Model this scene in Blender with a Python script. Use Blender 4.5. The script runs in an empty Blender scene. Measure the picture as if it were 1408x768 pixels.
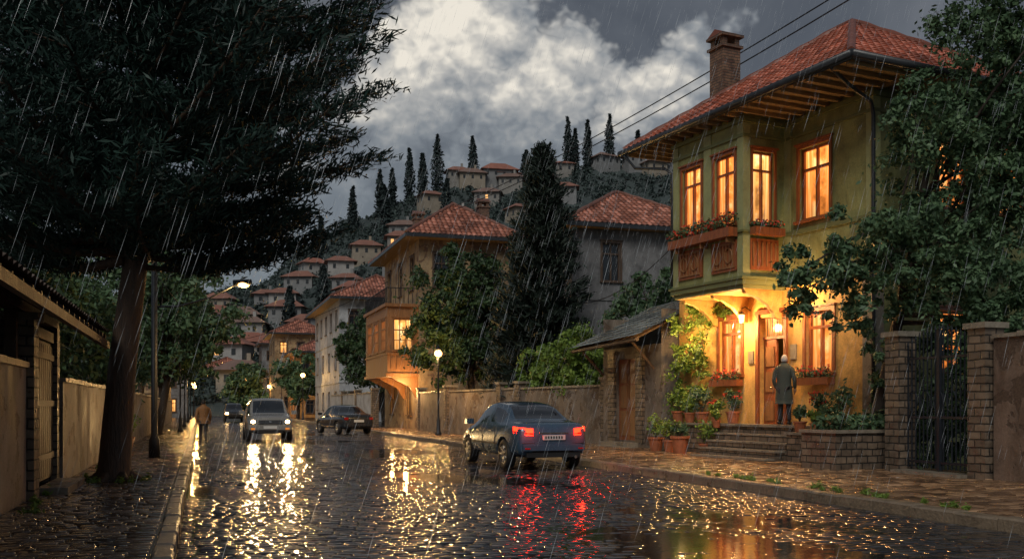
import bpy, math, random
import numpy as np
from mathutils import Vector, Matrix
random.seed(7); RNG=np.random.default_rng(7)
sc=bpy.context.scene
sc.view_settings.view_transform='Standard'; sc.view_settings.look='None'; sc.view_settings.exposure=0
COL=sc.collection
Z=Vector((0,0,1))
def V(*a): return Vector(a)

# ------------------------------------------------------------------ materials
def newmat(name):
    m=bpy.data.materials.new(name); m.use_nodes=True
    nt=m.node_tree; b=nt.nodes['Principled BSDF']; return m,nt,b
def L(nt,a,b): nt.links.new(a,b)
def ramp(nt,fac,stops):
    r=nt.nodes.new('ShaderNodeValToRGB'); e=r.color_ramp.elements
    while len(e)<len(stops): e.new(0.5)
    for i,(p,c) in enumerate(stops):
        e[i].position=p; e[i].color=(*c,1) if len(c)==3 else c
    L(nt,fac,r.inputs[0]); return r
def noise(nt,vec,scale,detail=6,rough=.55,dist=0):
    n=nt.nodes.new('ShaderNodeTexNoise'); n.inputs['Scale'].default_value=scale
    n.inputs['Detail'].default_value=detail; n.inputs['Roughness'].default_value=rough
    n.inputs['Distortion'].default_value=dist
    if vec is not None: L(nt,vec,n.inputs['Vector'])
    return n
def maprange(nt,val,a,b,c,d):
    n=nt.nodes.new('ShaderNodeMapRange'); L(nt,val,n.inputs[0])
    for i,x in enumerate((a,b,c,d)): n.inputs[i+1].default_value=x
    return n
def bumpn(nt,h,strength,dist,normal=None):
    n=nt.nodes.new('ShaderNodeBump'); n.inputs['Strength'].default_value=strength; n.inputs['Distance'].default_value=dist
    L(nt,h,n.inputs['Height'])
    if normal is not None: L(nt,normal,n.inputs['Normal'])
    return n
def math_(nt,op,a,b=None,clamp=False):
    n=nt.nodes.new('ShaderNodeMath'); n.operation=op; n.use_clamp=clamp
    for i,x in enumerate((a,b)):
        if x is None: continue
        if isinstance(x,(int,float)): n.inputs[i].default_value=x
        else: L(nt,x,n.inputs[i])
    return n
def mul(c,k): return tuple(min(1,x*k) for x in c)
def pmat(name,c,var=.45,scale=1.5,rough=(.45,.8),bump=.3,bscale=18,metal=0,stretch=(1,1,1),emit=None,es=0,coat=0):
    m,nt,b=newmat(name)
    tc=nt.nodes.new('ShaderNodeTexCoord'); mp=nt.nodes.new('ShaderNodeMapping'); mp.inputs['Scale'].default_value=stretch
    L(nt,tc.outputs['Object'],mp.inputs[0])
    n1=noise(nt,mp.outputs[0],scale,6,.65); n2=noise(nt,mp.outputs[0],bscale,4,.6)
    mx=nt.nodes.new('ShaderNodeMix'); mx.data_type='FLOAT'; mx.inputs[0].default_value=.3
    L(nt,n1.outputs[0],mx.inputs[2]); L(nt,n2.outputs[0],mx.inputs[3])
    r=ramp(nt,mx.outputs[0],[(.3,mul(c,1-var)),(.5,c),(.7,mul(c,1+var*.8))])
    L(nt,r.outputs[0],b.inputs['Base Color'])
    rr=maprange(nt,n1.outputs[0],.3,.7,rough[0],rough[1]); L(nt,rr.outputs[0],b.inputs['Roughness'])
    if bump>0:
        bn=bumpn(nt,n2.outputs[0],bump,.03); L(nt,bn.outputs[0],b.inputs['Normal'])
    b.inputs['Metallic'].default_value=metal
    b.inputs['Coat Weight'].default_value=coat; b.inputs['Coat Roughness'].default_value=.06
    if emit: b.inputs['Emission Color'].default_value=(*emit,1); b.inputs['Emission Strength'].default_value=es
    return m
def stucco(name,c,stain=(.5,.45,.4),peel=None):
    m,nt,b=newmat(name)
    tc=nt.nodes.new('ShaderNodeTexCoord')
    mp=nt.nodes.new('ShaderNodeMapping'); mp.inputs['Scale'].default_value=(1.5,1.5,.45); L(nt,tc.outputs['Object'],mp.inputs[0])
    st=noise(nt,mp.outputs[0],1.3,7,.68,.6); pa=noise(nt,tc.outputs['Object'],.9,8,.7,.4); g=noise(nt,tc.outputs['Object'],22,5,.7)
    r=ramp(nt,pa.outputs[0],[(.32,mul(c,.5)),(.48,c),(.62,mul(c,1.25)),(.72,mul(c,.85))])
    s=ramp(nt,st.outputs[0],[(.34,stain),(.56,(1,1,1))])
    mx=nt.nodes.new('ShaderNodeMix'); mx.data_type='RGBA'; mx.blend_type='MULTIPLY'; mx.inputs[0].default_value=.75
    L(nt,r.outputs[0],mx.inputs[6]); L(nt,s.outputs[0],mx.inputs[7])
    gr=ramp(nt,g.outputs[0],[(.35,(.72,.72,.72)),(.6,(1.0,1.0,1.0))])
    m2=nt.nodes.new('ShaderNodeMix'); m2.data_type='RGBA'; m2.blend_type='MULTIPLY'; m2.inputs[0].default_value=.7
    L(nt,mx.outputs[2],m2.inputs[6]); L(nt,gr.outputs[0],m2.inputs[7]); last=m2.outputs[2]; hgt=pa.outputs[0]
    if peel:
        pn=noise(nt,tc.outputs['Object'],1.7,7,.6,.5); pm=maprange(nt,pn.outputs[0],.56,.58,0,1)
        m3=nt.nodes.new('ShaderNodeMix'); m3.data_type='RGBA'; L(nt,pm.outputs[0],m3.inputs[0]); L(nt,last,m3.inputs[6])
        pr=ramp(nt,g.outputs[0],[(.35,mul(peel,.5)),(.65,peel)]); L(nt,pr.outputs[0],m3.inputs[7]); last=m3.outputs[2]
        hh=math_(nt,'MULTIPLY',pm.outputs[0],-.5); h2=math_(nt,'ADD',hh.outputs[0],pa.outputs[0]); hgt=h2.outputs[0]
    L(nt,last,b.inputs['Base Color'])
    rr=maprange(nt,st.outputs[0],.3,.7,.4,.85); L(nt,rr.outputs[0],b.inputs['Roughness'])
    bn=bumpn(nt,g.outputs[0],.35,.02); bn2=bumpn(nt,hgt,.5,.05,bn.outputs[0]); L(nt,bn2.outputs[0],b.inputs['Normal'])
    return m
def brickmat(name,c1,c2,mortar,bw,bh,ms=.012,rough=(.12,.45),bump=.8,bd=.02,coord='Object',distort=.03):
    m,nt,b=newmat(name)
    tc=nt.nodes.new('ShaderNodeTexCoord'); sx=nt.nodes.new('ShaderNodeSeparateXYZ'); L(nt,tc.outputs[coord],sx.inputs[0])
    s_=math_(nt,'ADD',sx.outputs[0],sx.outputs[1]); cb=nt.nodes.new('ShaderNodeCombineXYZ'); L(nt,s_.outputs[0],cb.inputs[0]); L(nt,sx.outputs[2],cb.inputs[1])
    wn=noise(nt,tc.outputs[coord],2.2,3); sub=nt.nodes.new('ShaderNodeVectorMath'); sub.operation='MULTIPLY_ADD'
    L(nt,wn.outputs['Color'],sub.inputs[0]); sub.inputs[1].default_value=(distort*2,)*3; L(nt,cb.outputs[0],sub.inputs[2])
    br=nt.nodes.new('ShaderNodeTexBrick'); L(nt,sub.outputs[0],br.inputs['Vector'])
    br.inputs['Scale'].default_value=1; br.inputs['Brick Width'].default_value=bw; br.inputs['Row Height'].default_value=bh
    br.inputs['Mortar Size'].default_value=ms; br.inputs['Mortar Smooth'].default_value=.6; br.inputs['Bias'].default_value=0
    br.inputs['Color1'].default_value=(*c1,1); br.inputs['Color2'].default_value=(*c2,1); br.inputs['Mortar'].default_value=(*mortar,1)
    fine=noise(nt,tc.outputs[coord],30,5,.7); mid=noise(nt,tc.outputs[coord],5,4,.6)
    s2=ramp(nt,mid.outputs[0],[(.3,(.5,.5,.52)),(.7,(1.35,1.3,1.22))])
    m2=nt.nodes.new('ShaderNodeMix'); m2.data_type='RGBA'; m2.blend_type='MULTIPLY'; m2.inputs[0].default_value=.85
    L(nt,br.outputs['Color'],m2.inputs[6]); L(nt,s2.outputs[0],m2.inputs[7]); L(nt,m2.outputs[2],b.inputs['Base Color'])
    hmix=math_(nt,'MULTIPLY',br.outputs['Fac'],-1.0); h2=math_(nt,'MULTIPLY_ADD',fine.outputs[0],.12); L(nt,hmix.outputs[0],h2.inputs[2])
    h3=math_(nt,'MULTIPLY_ADD',mid.outputs[0],.5); L(nt,h2.outputs[0],h3.inputs[2])
    bn=bumpn(nt,h3.outputs[0],bump,bd)
    rr=maprange(nt,mid.outputs[0],.35,.65,rough[0],rough[1])
    L(nt,rr.outputs[0],b.inputs['Roughness']); L(nt,bn.outputs[0],b.inputs['Normal'])
    return m
def stonemat(name,c0,c1,rough=(.1,.32),big=.3):
    m,nt,b=newmat(name); g=nt.nodes.new('ShaderNodeNewGeometry'); tc=nt.nodes.new('ShaderNodeTexCoord')
    bg_=noise(nt,tc.outputs['Object'],big,5,.6); mid=noise(nt,tc.outputs['Object'],7,4,.65); fi=noise(nt,tc.outputs['Object'],55,3,.7)
    a=math_(nt,'MULTIPLY',g.outputs['Random Per Island'],.55); q=math_(nt,'MULTIPLY_ADD',mid.outputs[0],.5); L(nt,a.outputs[0],q.inputs[2])
    r=ramp(nt,q.outputs[0],[(.2,mul(c0,.6)),(.45,c0),(.7,c1),(.95,mul(c1,1.5))])
    s=ramp(nt,bg_.outputs[0],[(.35,(.55,.55,.58)),(.62,(1.2,1.15,1.08))])
    mx=nt.nodes.new('ShaderNodeMix'); mx.data_type='RGBA'; mx.blend_type='MULTIPLY'; mx.inputs[0].default_value=.9
    L(nt,r.outputs[0],mx.inputs[6]); L(nt,s.outputs[0],mx.inputs[7]); L(nt,mx.outputs[2],b.inputs['Base Color'])
    w1=math_(nt,'MULTIPLY',g.outputs['Random Per Island'],.4); w2=math_(nt,'MULTIPLY_ADD',mid.outputs[0],.6); L(nt,w1.outputs[0],w2.inputs[2])
    rr=maprange(nt,w2.outputs[0],.25,.75,rough[0],rough[1]); L(nt,rr.outputs[0],b.inputs['Roughness'])
    h=math_(nt,'MULTIPLY_ADD',fi.outputs[0],.25); L(nt,mid.outputs[0],h.inputs[2])
    bn=bumpn(nt,h.outputs[0],.3,.006); L(nt,bn.outputs[0],b.inputs['Normal']); b.inputs['IOR'].default_value=1.6
    return m
def leafmat(name,dark,light,rough=.5,trans=.15):
    m,nt,b=newmat(name)
    g=nt.nodes.new('ShaderNodeNewGeometry'); tc=nt.nodes.new('ShaderNodeTexCoord')
    n=noise(nt,tc.outputs['Object'],.8,2)
    a=math_(nt,'MULTIPLY',g.outputs['Random Per Island'],.55); c=math_(nt,'MULTIPLY_ADD',n.outputs[0],.75); L(nt,a.outputs[0],c.inputs[2])
    r=ramp(nt,c.outputs[0],[(.25,dark),(.6,tuple((x+y)/2 for x,y in zip(dark,light))),(.95,light)])
    L(nt,r.outputs[0],b.inputs['Base Color']); b.inputs['Roughness'].default_value=rough
    b.inputs['Specular IOR Level'].default_value=.3
    if trans>0:
        t=nt.nodes.new('ShaderNodeBsdfTranslucent'); L(nt,r.outputs[0],t.inputs[0])
        mx=nt.nodes.new('ShaderNodeMixShader'); mx.inputs[0].default_value=trans
        out=nt.nodes['Material Output']; L(nt,b.outputs[0],mx.inputs[1]); L(nt,t.outputs[0],mx.inputs[2]); L(nt,mx.outputs[0],out.inputs[0])
    return m
def tilemat(name,c,tw,rh):
    m,nt,b=newmat(name)
    uv=nt.nodes.new('ShaderNodeUVMap')
    mp=nt.nodes.new('ShaderNodeMapping'); mp.inputs['Scale'].default_value=(1/tw,1/rh,1); L(nt,uv.outputs[0],mp.inputs[0])
    fl=nt.nodes.new('ShaderNodeVectorMath'); fl.operation='FLOOR'; L(nt,mp.outputs[0],fl.inputs[0])
    wn=nt.nodes.new('ShaderNodeTexWhiteNoise'); wn.noise_dimensions='2D'; L(nt,fl.outputs[0],wn.inputs['Vector'])
    sx=nt.nodes.new('ShaderNodeSeparateXYZ'); fr=nt.nodes.new('ShaderNodeVectorMath'); fr.operation='FRACTION'; L(nt,mp.outputs[0],fr.inputs[0]); L(nt,fr.outputs[0],sx.inputs[0])
    ed=math_(nt,'SUBTRACT',sx.outputs[0],.5); ed=math_(nt,'ABSOLUTE',ed.outputs[0]); gr=maprange(nt,ed.outputs[0],.28,.5,1,.3)
    tc=nt.nodes.new('ShaderNodeTexCoord'); big=noise(nt,tc.outputs['Object'],.8,8,.7); g=noise(nt,tc.outputs['Object'],25,4)
    a=math_(nt,'MULTIPLY',wn.outputs['Value'],.6); q=math_(nt,'MULTIPLY_ADD',big.outputs[0],.7); L(nt,a.outputs[0],q.inputs[2])
    r=ramp(nt,q.outputs[0],[(.22,mul(c,.22)),(.45,mul(c,.7)),(.68,c),(.92,tuple(min(1,x*1.6+.05) for x in c))])
    mx=nt.nodes.new('ShaderNodeMix'); mx.data_type='RGBA'; mx.blend_type='MULTIPLY'; mx.inputs[0].default_value=1
    L(nt,r.outputs[0],mx.inputs[6]); L(nt,gr.outputs[0],mx.inputs[7]); L(nt,mx.outputs[2],b.inputs['Base Color'])
    rr=maprange(nt,g.outputs[0],.3,.7,.25,.55); L(nt,rr.outputs[0],b.inputs['Roughness'])
    bn=bumpn(nt,g.outputs[0],.3,.02); L(nt,bn.outputs[0],b.inputs['Normal'])
    return m
def litglass(name,c1,c2,strength):
    m,nt,b=newmat(name)
    uv=nt.nodes.new('ShaderNodeUVMap'); tc=nt.nodes.new('ShaderNodeTexCoord')
    sep=nt.nodes.new('ShaderNodeSeparateXYZ'); L(nt,uv.outputs[0],sep.inputs[0])
    mp=nt.nodes.new('ShaderNodeMapping'); mp.inputs['Scale'].default_value=(9,.7,1); L(nt,uv.outputs[0],mp.inputs[0])
    fold=noise(nt,mp.outputs[0],1.6,4,.6); n=noise(nt,tc.outputs['Object'],1.7,4,.6)
    d=math_(nt,'SUBTRACT',sep.outputs[0],.5); d=math_(nt,'ABSOLUTE',d.outputs[0])
    cur=maprange(nt,d.outputs[0],.16,.26,0,1)
    top=maprange(nt,sep.outputs[1],0,1,.45,1.15)
    r=ramp(nt,fold.outputs[0],[(.3,mul(c1,.45)),(.5,c1),(.68,mul(c2,1.0))])
    r2=ramp(nt,n.outputs[0],[(.35,mul(c1,.35)),(.5,c1),(.62,c2)])
    mx=nt.nodes.new('ShaderNodeMix'); mx.data_type='RGBA'; L(nt,cur.outputs[0],mx.inputs[0]); L(nt,r2.outputs[0],mx.inputs[6]); L(nt,r.outputs[0],mx.inputs[7])
    L(nt,mx.outputs[2],b.inputs['Emission Color'])
    s=math_(nt,'MULTIPLY',top.outputs[0],strength); L(nt,s.outputs[0],b.inputs['Emission Strength'])
    b.inputs['Base Color'].default_value=(.03,.02,.01,1); b.inputs['Roughness'].default_value=.12
    return m
def emat(name,c,s):
    m,nt,b=newmat(name); b.inputs['Base Color'].default_value=(*mul(c,.5),1); b.inputs['Emission Color'].default_value=(*c,1); b.inputs['Emission Strength'].default_value=s; return m
def watermat(name,c):
    m,nt,b=newmat(name); tc=nt.nodes.new('ShaderNodeTexCoord'); n=noise(nt,tc.outputs['Object'],9,3,.6); n2=noise(nt,tc.outputs['Object'],.5,3,.6)
    bn=bumpn(nt,n.outputs[0],.2,.007); L(nt,bn.outputs[0],b.inputs['Normal'])
    r=ramp(nt,n2.outputs[0],[(.3,mul(c,.6)),(.7,mul(c,1.4))]); L(nt,r.outputs[0],b.inputs['Base Color']); b.inputs['Roughness'].default_value=.06; b.inputs['IOR'].default_value=1.6
    return m

M={}
M['road']=watermat('wet_road_bed',(.018,.018,.02))
M['sett']=stonemat('wet_cobble_setts',(.040,.040,.047),(.09,.083,.08),(.05,.19))
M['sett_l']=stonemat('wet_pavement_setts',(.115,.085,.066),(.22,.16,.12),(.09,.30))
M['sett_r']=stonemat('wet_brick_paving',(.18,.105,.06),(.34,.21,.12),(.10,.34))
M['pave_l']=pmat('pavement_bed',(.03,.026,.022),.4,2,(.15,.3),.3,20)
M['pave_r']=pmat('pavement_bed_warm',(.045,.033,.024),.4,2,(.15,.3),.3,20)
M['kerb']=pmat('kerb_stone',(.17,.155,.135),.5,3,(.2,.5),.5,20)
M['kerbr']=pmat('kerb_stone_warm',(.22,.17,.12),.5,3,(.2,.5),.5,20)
M['ground']=pmat('earth_and_grass',(.05,.055,.035),.5,.6,(.6,.9),.5,8)
M['hill']=pmat('hazy_hill_scrub',(.050,.068,.068),.4,.05,(.8,1),.3,1)  # blue-grey distance haze is mixed into the scrub colour
M['green']=stucco('olive_green_render',(.29,.30,.12),(.6,.55,.42))
M['greend']=pmat('green_trim',(.16,.175,.07),.3,3,(.4,.7),.15,20)
M['greenl']=pmat('green_pilaster',(.32,.33,.15),.3,3,(.4,.7),.15,20)
M['ochre']=stucco('ochre_render',(.76,.46,.14),(.62,.5,.38))
M['soffit']=pmat('soffit_timber',(.30,.20,.10),.35,2,(.5,.8),.3,14,stretch=(1,12,1))
M['wood']=pmat('varnished_wood',(.28,.085,.03),.5,3,(.25,.5),.3,16,stretch=(6,6,.8))
M['woodd']=pmat('dark_timber',(.085,.052,.034),.5,3,(.4,.7),.4,16,stretch=(6,6,.8))
M['woodm']=pmat('bay_timber',(.28,.13,.05),.5,2,(.35,.6),.3,14,stretch=(6,6,.8))
M['gutter']=pmat('gutter_metal',(.03,.034,.04),.3,4,(.25,.45),.05,20)
M['iron']=pmat('wrought_iron',(.018,.022,.03),.4,8,(.3,.6),.2,30,metal=.3)
M['tile']=tilemat('roof_tiles',(.46,.135,.075),.24,.34)
M['tile2']=tilemat('roof_tiles_weathered',(.40,.155,.10),.3,.4)
M['slate']=tilemat('slate_roof',(.17,.19,.185),.3,.35)
M['brick']=brickmat('old_brick',(.16,.085,.06),(.24,.14,.09),(.08,.07,.06),.24,.085,.012,(.4,.75),.8,.02)
M['brickg']=brickmat('old_stone_blocks',(.12,.092,.07),(.22,.165,.12),(.04,.035,.03),.30,.15,.018,(.25,.65),.9,.03)
M['lplaster']=stucco('left_wall_plaster',(.27,.235,.205),(.45,.42,.4),(.17,.125,.095))
M['wplaster']=stucco('garden_wall_plaster',(.24,.195,.155),(.5,.46,.42),(.16,.11,.08))
M['rplaster']=stucco('right_wall_plaster',(.22,.15,.11),(.5,.46,.42),(.13,.085,.06))
M['grey']=stucco('grey_render',(.20,.20,.205),(.5,.5,.5))
M['brown']=stucco('brown_render',(.36,.255,.14),(.5,.45,.4),(.22,.13,.08))
M['orange']=stucco('orange_render',(.60,.27,.07),(.6,.5,.4))
M['white']=stucco('white_render',(.44,.455,.47),(.6,.62,.65))
M['stone']=pmat('step_stone',(.24,.205,.16),.45,2.5,(.18,.45),.5,16)
M['lit']=litglass('lit_window',(1,.28,.045),(1,.58,.20),1.75)
M['lit2']=litglass('lit_window_soft',(1,.40,.09),(1,.72,.32),1.8)
M['dark']=pmat('dark_glass',(.02,.024,.03),.4,2,(.05,.12),0,8)
M['black']=pmat('dark_interior',(.012,.008,.006),.3,2,(.8,.9),0,8)
M['terra']=pmat('terracotta_pot',(.36,.12,.055),.4,6,(.4,.7),.2,20)
M['bark']=pmat('tree_bark',(.045,.033,.025),.6,5,(.6,.85),.9,14,stretch=(2,2,.4))
M['barkp']=pmat('pine_bark',(.085,.052,.034),.7,4,(.5,.8),1.0,10,stretch=(2.5,2.5,.5))
M['pine']=leafmat('pine_needles',(.007,.021,.018),(.027,.062,.050),.55,0)
M['con']=leafmat('conifer_needles',(.008,.016,.014),(.030,.047,.036),.6,0)
M['leafd']=leafmat('foliage_dark',(.018,.040,.020),(.07,.125,.05))
M['leafm']=leafmat('foliage_mid',(.034,.075,.042),(.13,.215,.105))
M['leafl']=leafmat('foliage_light',(.06,.12,.02),(.26,.38,.08),.45,.25)
M['hillleaf']=leafmat('hazy_hill_foliage',(.024,.040,.040),(.066,.092,.086),.8,0)  # leaf greens shifted to blue-grey, haze painted into the colour
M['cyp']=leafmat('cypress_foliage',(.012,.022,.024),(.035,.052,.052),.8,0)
M['red']=leafmat('red_flowers',(.45,.03,.02),(.85,.12,.07))
M['lampglow']=emat('lamp_glow',(1,.50,.14),7)
M['lampglow2']=emat('distant_lamp_glow',(1,.55,.17),9)
M['white_l']=emat('headlight_glow',(1,.64,.27),26)
M['tail']=emat('tail_light',(1,.012,.003),14)
M['chrome']=pmat('chrome',(.6,.6,.6),.1,5,(.08,.15),0,5,metal=1)
M['tyre']=pmat('tyre_rubber',(.015,.015,.016),.3,10,(.45,.7),.3,60)
M['rim']=pmat('alloy_rim',(.35,.36,.38),.2,8,(.2,.35),0,8,metal=.9)
M['cglass']=pmat('car_glass',(.012,.015,.02),.2,1,(.03,.06),0,8,coat=1)
M['plate']=pmat('number_plate',(.62,.62,.6),.1,8,(.4,.5),0,8)
M['amber']=emat('amber_lens',(1,.3,.03),.4)
M['skin']=pmat('skin',(.42,.24,.16),.15,12,(.5,.6),.1,60)
M['greyhair']=pmat('grey_hair',(.5,.49,.47),.3,20,(.6,.8),.4,60)
M['dkhair']=pmat('dark_hair',(.02,.014,.01),.3,20,(.6,.8),.4,60)
M['coat']=pmat('wool_coat',(.07,.08,.065),.35,8,(.7,.9),.4,60)
M['jacket']=pmat('brown_jacket',(.24,.11,.035),.35,8,(.5,.8),.4,50)
M['trous']=pmat('dark_trousers',(.03,.03,.034),.3,8,(.7,.9),.3,60)
M['shoe']=pmat('leather_shoe',(.018,.012,.01),.3,8,(.2,.35),.1,60)
M['cloth']=pmat('cable_insulation',(.012,.012,.014),.2,8,(.5,.6),0,8)

# ------------------------------------------------------------------ mesh builder
class MB:
    def __init__(s): s.v=[]; s.f=[]; s.m=[]; s.uv=[]
    def add(s,vs,fs,mi=0,uv=None):
        o=len(s.v); s.v+= [tuple(x) for x in vs]; s.f+=[tuple(o+i for i in f) for f in fs]; s.m+=[mi]*len(fs)
        s.uv+= list(uv) if uv is not None else [(0,0)]*len(vs)
    def obox(s,O,U,N,u0,u1,n0,n1,z0,z1,mi=0):
        vs=[O+U*u+N*n+Z*z for z in (z0,z1) for n in (n0,n1) for u in (u0,u1)]
        s.add(vs,[(0,1,3,2),(4,6,7,5),(0,4,5,1),(2,3,7,6),(0,2,6,4),(1,5,7,3)],mi)
    def box(s,x0,x1,y0,y1,z0,z1,mi=0): s.obox(V(0,0,0),V(1,0,0),V(0,1,0),x0,x1,y0,y1,z0,z1,mi)
    def prism(s,O,U,N,poly,u0,u1,mi=0):
        n=len(poly); vs=[O+U*u0+N*a+Z*b for a,b in poly]+[O+U*u1+N*a+Z*b for a,b in poly]
        s.add(vs,[tuple(range(n)),tuple(range(2*n-1,n-1,-1))]+[(i,(i+1)%n,n+(i+1)%n,n+i) for i in range(n)],mi)
    def tube(s,pts,rad,sides=8,mi=0,cap=True,jit=0):
        pts=[Vector(p) for p in pts]; n=len(pts)
        if not hasattr(rad,'__len__'): rad=[rad]*n
        vs=[]
        for i,p in enumerate(pts):
            t=(pts[min(i+1,n-1)]-pts[max(i-1,0)]).normalized()
            a=t.cross(V(.13,.99,.05)) if abs(t.y)<.9 else t.cross(V(1,0,.1)); a.normalize(); b=t.cross(a)
            for k in range(sides):
                an=2*math.pi*k/sides; r=rad[i]*(1+jit*random.uniform(-1,1))
                vs.append(p+a*math.cos(an)*r+b*math.sin(an)*r)
        fs=[(i*sides+k,i*sides+(k+1)%sides,(i+1)*sides+(k+1)%sides,(i+1)*sides+k) for i in range(n-1) for k in range(sides)]
        if cap: fs+=[tuple(range(sides-1,-1,-1)),tuple(range((n-1)*sides,n*sides))]
        s.add(vs,fs,mi)
    def lathe(s,c,prof,sides=16,mi=0,axis='z'):
        vs=[]
        for r,h in prof:
            for k in range(sides):
                a=2*math.pi*k/sides; x,y=r*math.cos(a),r*math.sin(a)
                vs.append((c[0]+x,c[1]+y,c[2]+h) if axis=='z' else (c[0]+h,c[1]+x,c[2]+y))
        n=len(prof)
        fs=[(i*sides+k,i*sides+(k+1)%sides,(i+1)*sides+(k+1)%sides,(i+1)*sides+k) for i in range(n-1) for k in range(sides)]
        s.add(vs,fs,mi)
    def sphere(s,c,r,mi=0,seg=12,ring=8,sc_=(1,1,1)):
        vs=[(c[0]+r*sc_[0]*math.sin(math.pi*i/ring)*math.cos(2*math.pi*k/seg),c[1]+r*sc_[1]*math.sin(math.pi*i/ring)*math.sin(2*math.pi*k/seg),c[2]+r*sc_[2]*math.cos(math.pi*i/ring)) for i in range(ring+1) for k in range(seg)]
        s.add(vs,[(i*seg+k,i*seg+(k+1)%seg,(i+1)*seg+(k+1)%seg,(i+1)*seg+k) for i in range(ring) for k in range(seg)],mi)
    def leaves(s,C,R,n,size,mi,squash=1,asp=.5):
        for _ in range(n):
            d=V(random.gauss(0,1),random.gauss(0,1),random.gauss(0,1)).normalized()*R*random.random()**.4
            p=V(C[0]+d.x,C[1]+d.y,C[2]+d.z*squash)
            a=V(random.gauss(0,1),random.gauss(0,1),random.gauss(0,.7)).normalized(); b=a.cross(V(random.gauss(0,1),random.gauss(0,1),random.gauss(0,1))).normalized()
            l=size*random.uniform(.6,1.2)
            s.add([p-a*l,p+b*l*asp,p+a*l,p-b*l*asp],[(0,1,2,3)],mi)
    def obj(s,name,mats,parent=None,smooth=False,loc=None,rz=0):
        me=bpy.data.meshes.new(name); me.from_pydata(s.v,[],s.f)
        for m in mats: me.materials.append(M[m] if isinstance(m,str) else m)
        me.polygons.foreach_set('material_index',s.m)
        uvl=me.uv_layers.new(name='UVMap'); li=np.empty(len(me.loops),dtype=np.int32); me.loops.foreach_get('vertex_index',li)
        uvl.data.foreach_set('uv',np.array(s.uv,dtype=np.float32)[li].ravel())
        if smooth: me.polygons.foreach_set('use_smooth',[True]*len(me.polygons))
        me.update(); ob=bpy.data.objects.new(name,me); COL.objects.link(ob)
        if parent: ob.parent=parent
        if loc is not None: ob.location=loc
        ob.rotation_euler[2]=rz
        return ob
def empty(name,loc=(0,0,0),rz=0):
    e=bpy.data.objects.new(name,None); COL.objects.link(e); e.location=loc; e.rotation_euler[2]=rz; e.empty_display_size=.2; return e
def npmesh(name,v,quads,mat,parent=None,smooth=False):
    me=bpy.data.meshes.new(name); nv=len(v); nf=len(quads)
    me.vertices.add(nv); me.vertices.foreach_set('co',v.astype(np.float32).ravel())
    me.loops.add(4*nf); me.loops.foreach_set('vertex_index',quads.astype(np.int32).ravel())
    me.polygons.add(nf); me.polygons.foreach_set('loop_start',np.arange(0,4*nf,4,dtype=np.int32))
    try: me.polygons.foreach_set('loop_total',np.full(nf,4,dtype=np.int32))
    except Exception: pass
    if smooth: me.polygons.foreach_set('use_smooth',np.ones(nf,dtype=bool))
    me.materials.append(M[mat]); me.update(calc_edges=True); me.validate()
    ob=bpy.data.objects.new(name,me); COL.objects.link(ob)
    if parent: ob.parent=parent
    return ob
def leafmesh(name,P,A,B,mat,parent=None):
    N=len(P); v=np.stack([P-A,P+B,P+A,P-B],1).reshape(-1,3)
    return npmesh(name,v,np.arange(4*N).reshape(-1,4),mat,parent)
def nrm(a): return a/np.maximum(1e-9,np.linalg.norm(a,axis=1,keepdims=True))
def clumps(C,R,per,size,squash=.75,asp=.5,up=.4,soft=True):
    C=np.array(C,float); R=np.array(R,float); n=len(C)
    idx=np.repeat(np.arange(n),per); N=len(idx)
    d=nrm(RNG.normal(size=(N,3)))
    rad=R[idx]*(np.abs(RNG.normal(size=N))*.42+.42*RNG.random(N) if soft else RNG.random(N)**.45)
    st=RNG.uniform(.6,1.45,(n,3))[idx] if soft else 1
    off=d*rad[:,None]*st; off[:,2]*=squash; 
    if soft: off[:,2]-=.35*(off[:,0]**2+off[:,1]**2)/np.maximum(R[idx],.1)
    P=C[idx]+off
    nn=nrm(d+RNG.normal(size=(N,3))*.7+np.array([0,0,up]))
    a=nrm(np.cross(nn,RNG.normal(size=(N,3)))); b=np.cross(nn,a)
    l=(size*RNG.uniform(.6,1.3,N))[:,None]
    return P,a*l,b*l*asp
def deciduous(name,base,crowns,nclump,per,size,mat,tr=.18,rc=.28,barkmat='bark',trunk_top=None):
    e=empty(name,(0,0,0)); C=[];R=[]
    vol=np.array([c[3]*c[4]*c[5] for c in crowns]); w=vol**.8/np.sum(vol**.8)
    for c,ww in zip(crowns,w):
        k=max(3,int(nclump*ww)); d=nrm(RNG.normal(size=(k,3)))*(RNG.random(k)**.45)[:,None]
        for q in d: 
            C.append((c[0]+q[0]*c[3],c[1]+q[1]*c[4],c[2]+q[2]*c[5])); R.append(rc*(c[3]+c[5])/2*random.uniform(.5,1.3))
    P,A,B=clumps(C,R,per,size); 
    leafmesh('crown',P,A,B,mat,e)
    mb=MB(); c0=crowns[0]; top=trunk_top or V(c0[0],c0[1],c0[2])
    b=Vector(base); mid=b.lerp(top,.5)+V(random.uniform(-.2,.2),random.uniform(-.2,.2),0)
    mb.tube([b-Z*.1,b+Z*.25,mid,top],[tr*1.5,tr*1.05,tr*.8,tr*.35],10,0,jit=.08)
    for i in range(0,len(C),max(1,len(C)//26)):
        t=Vector(C[i]); s0=b.lerp(mid,random.uniform(.8,1)) if random.random()<.5 else mid.lerp(top,random.uniform(0,.8))
        mb.tube([s0,s0.lerp(t,.5)+V(random.uniform(-.2,.2),random.uniform(-.2,.2),.15),t],[tr*.4,tr*.22,tr*.06],6,0)
    mb.obj('trunk_and_limbs',[barkmat],e,True)
    return e

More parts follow.
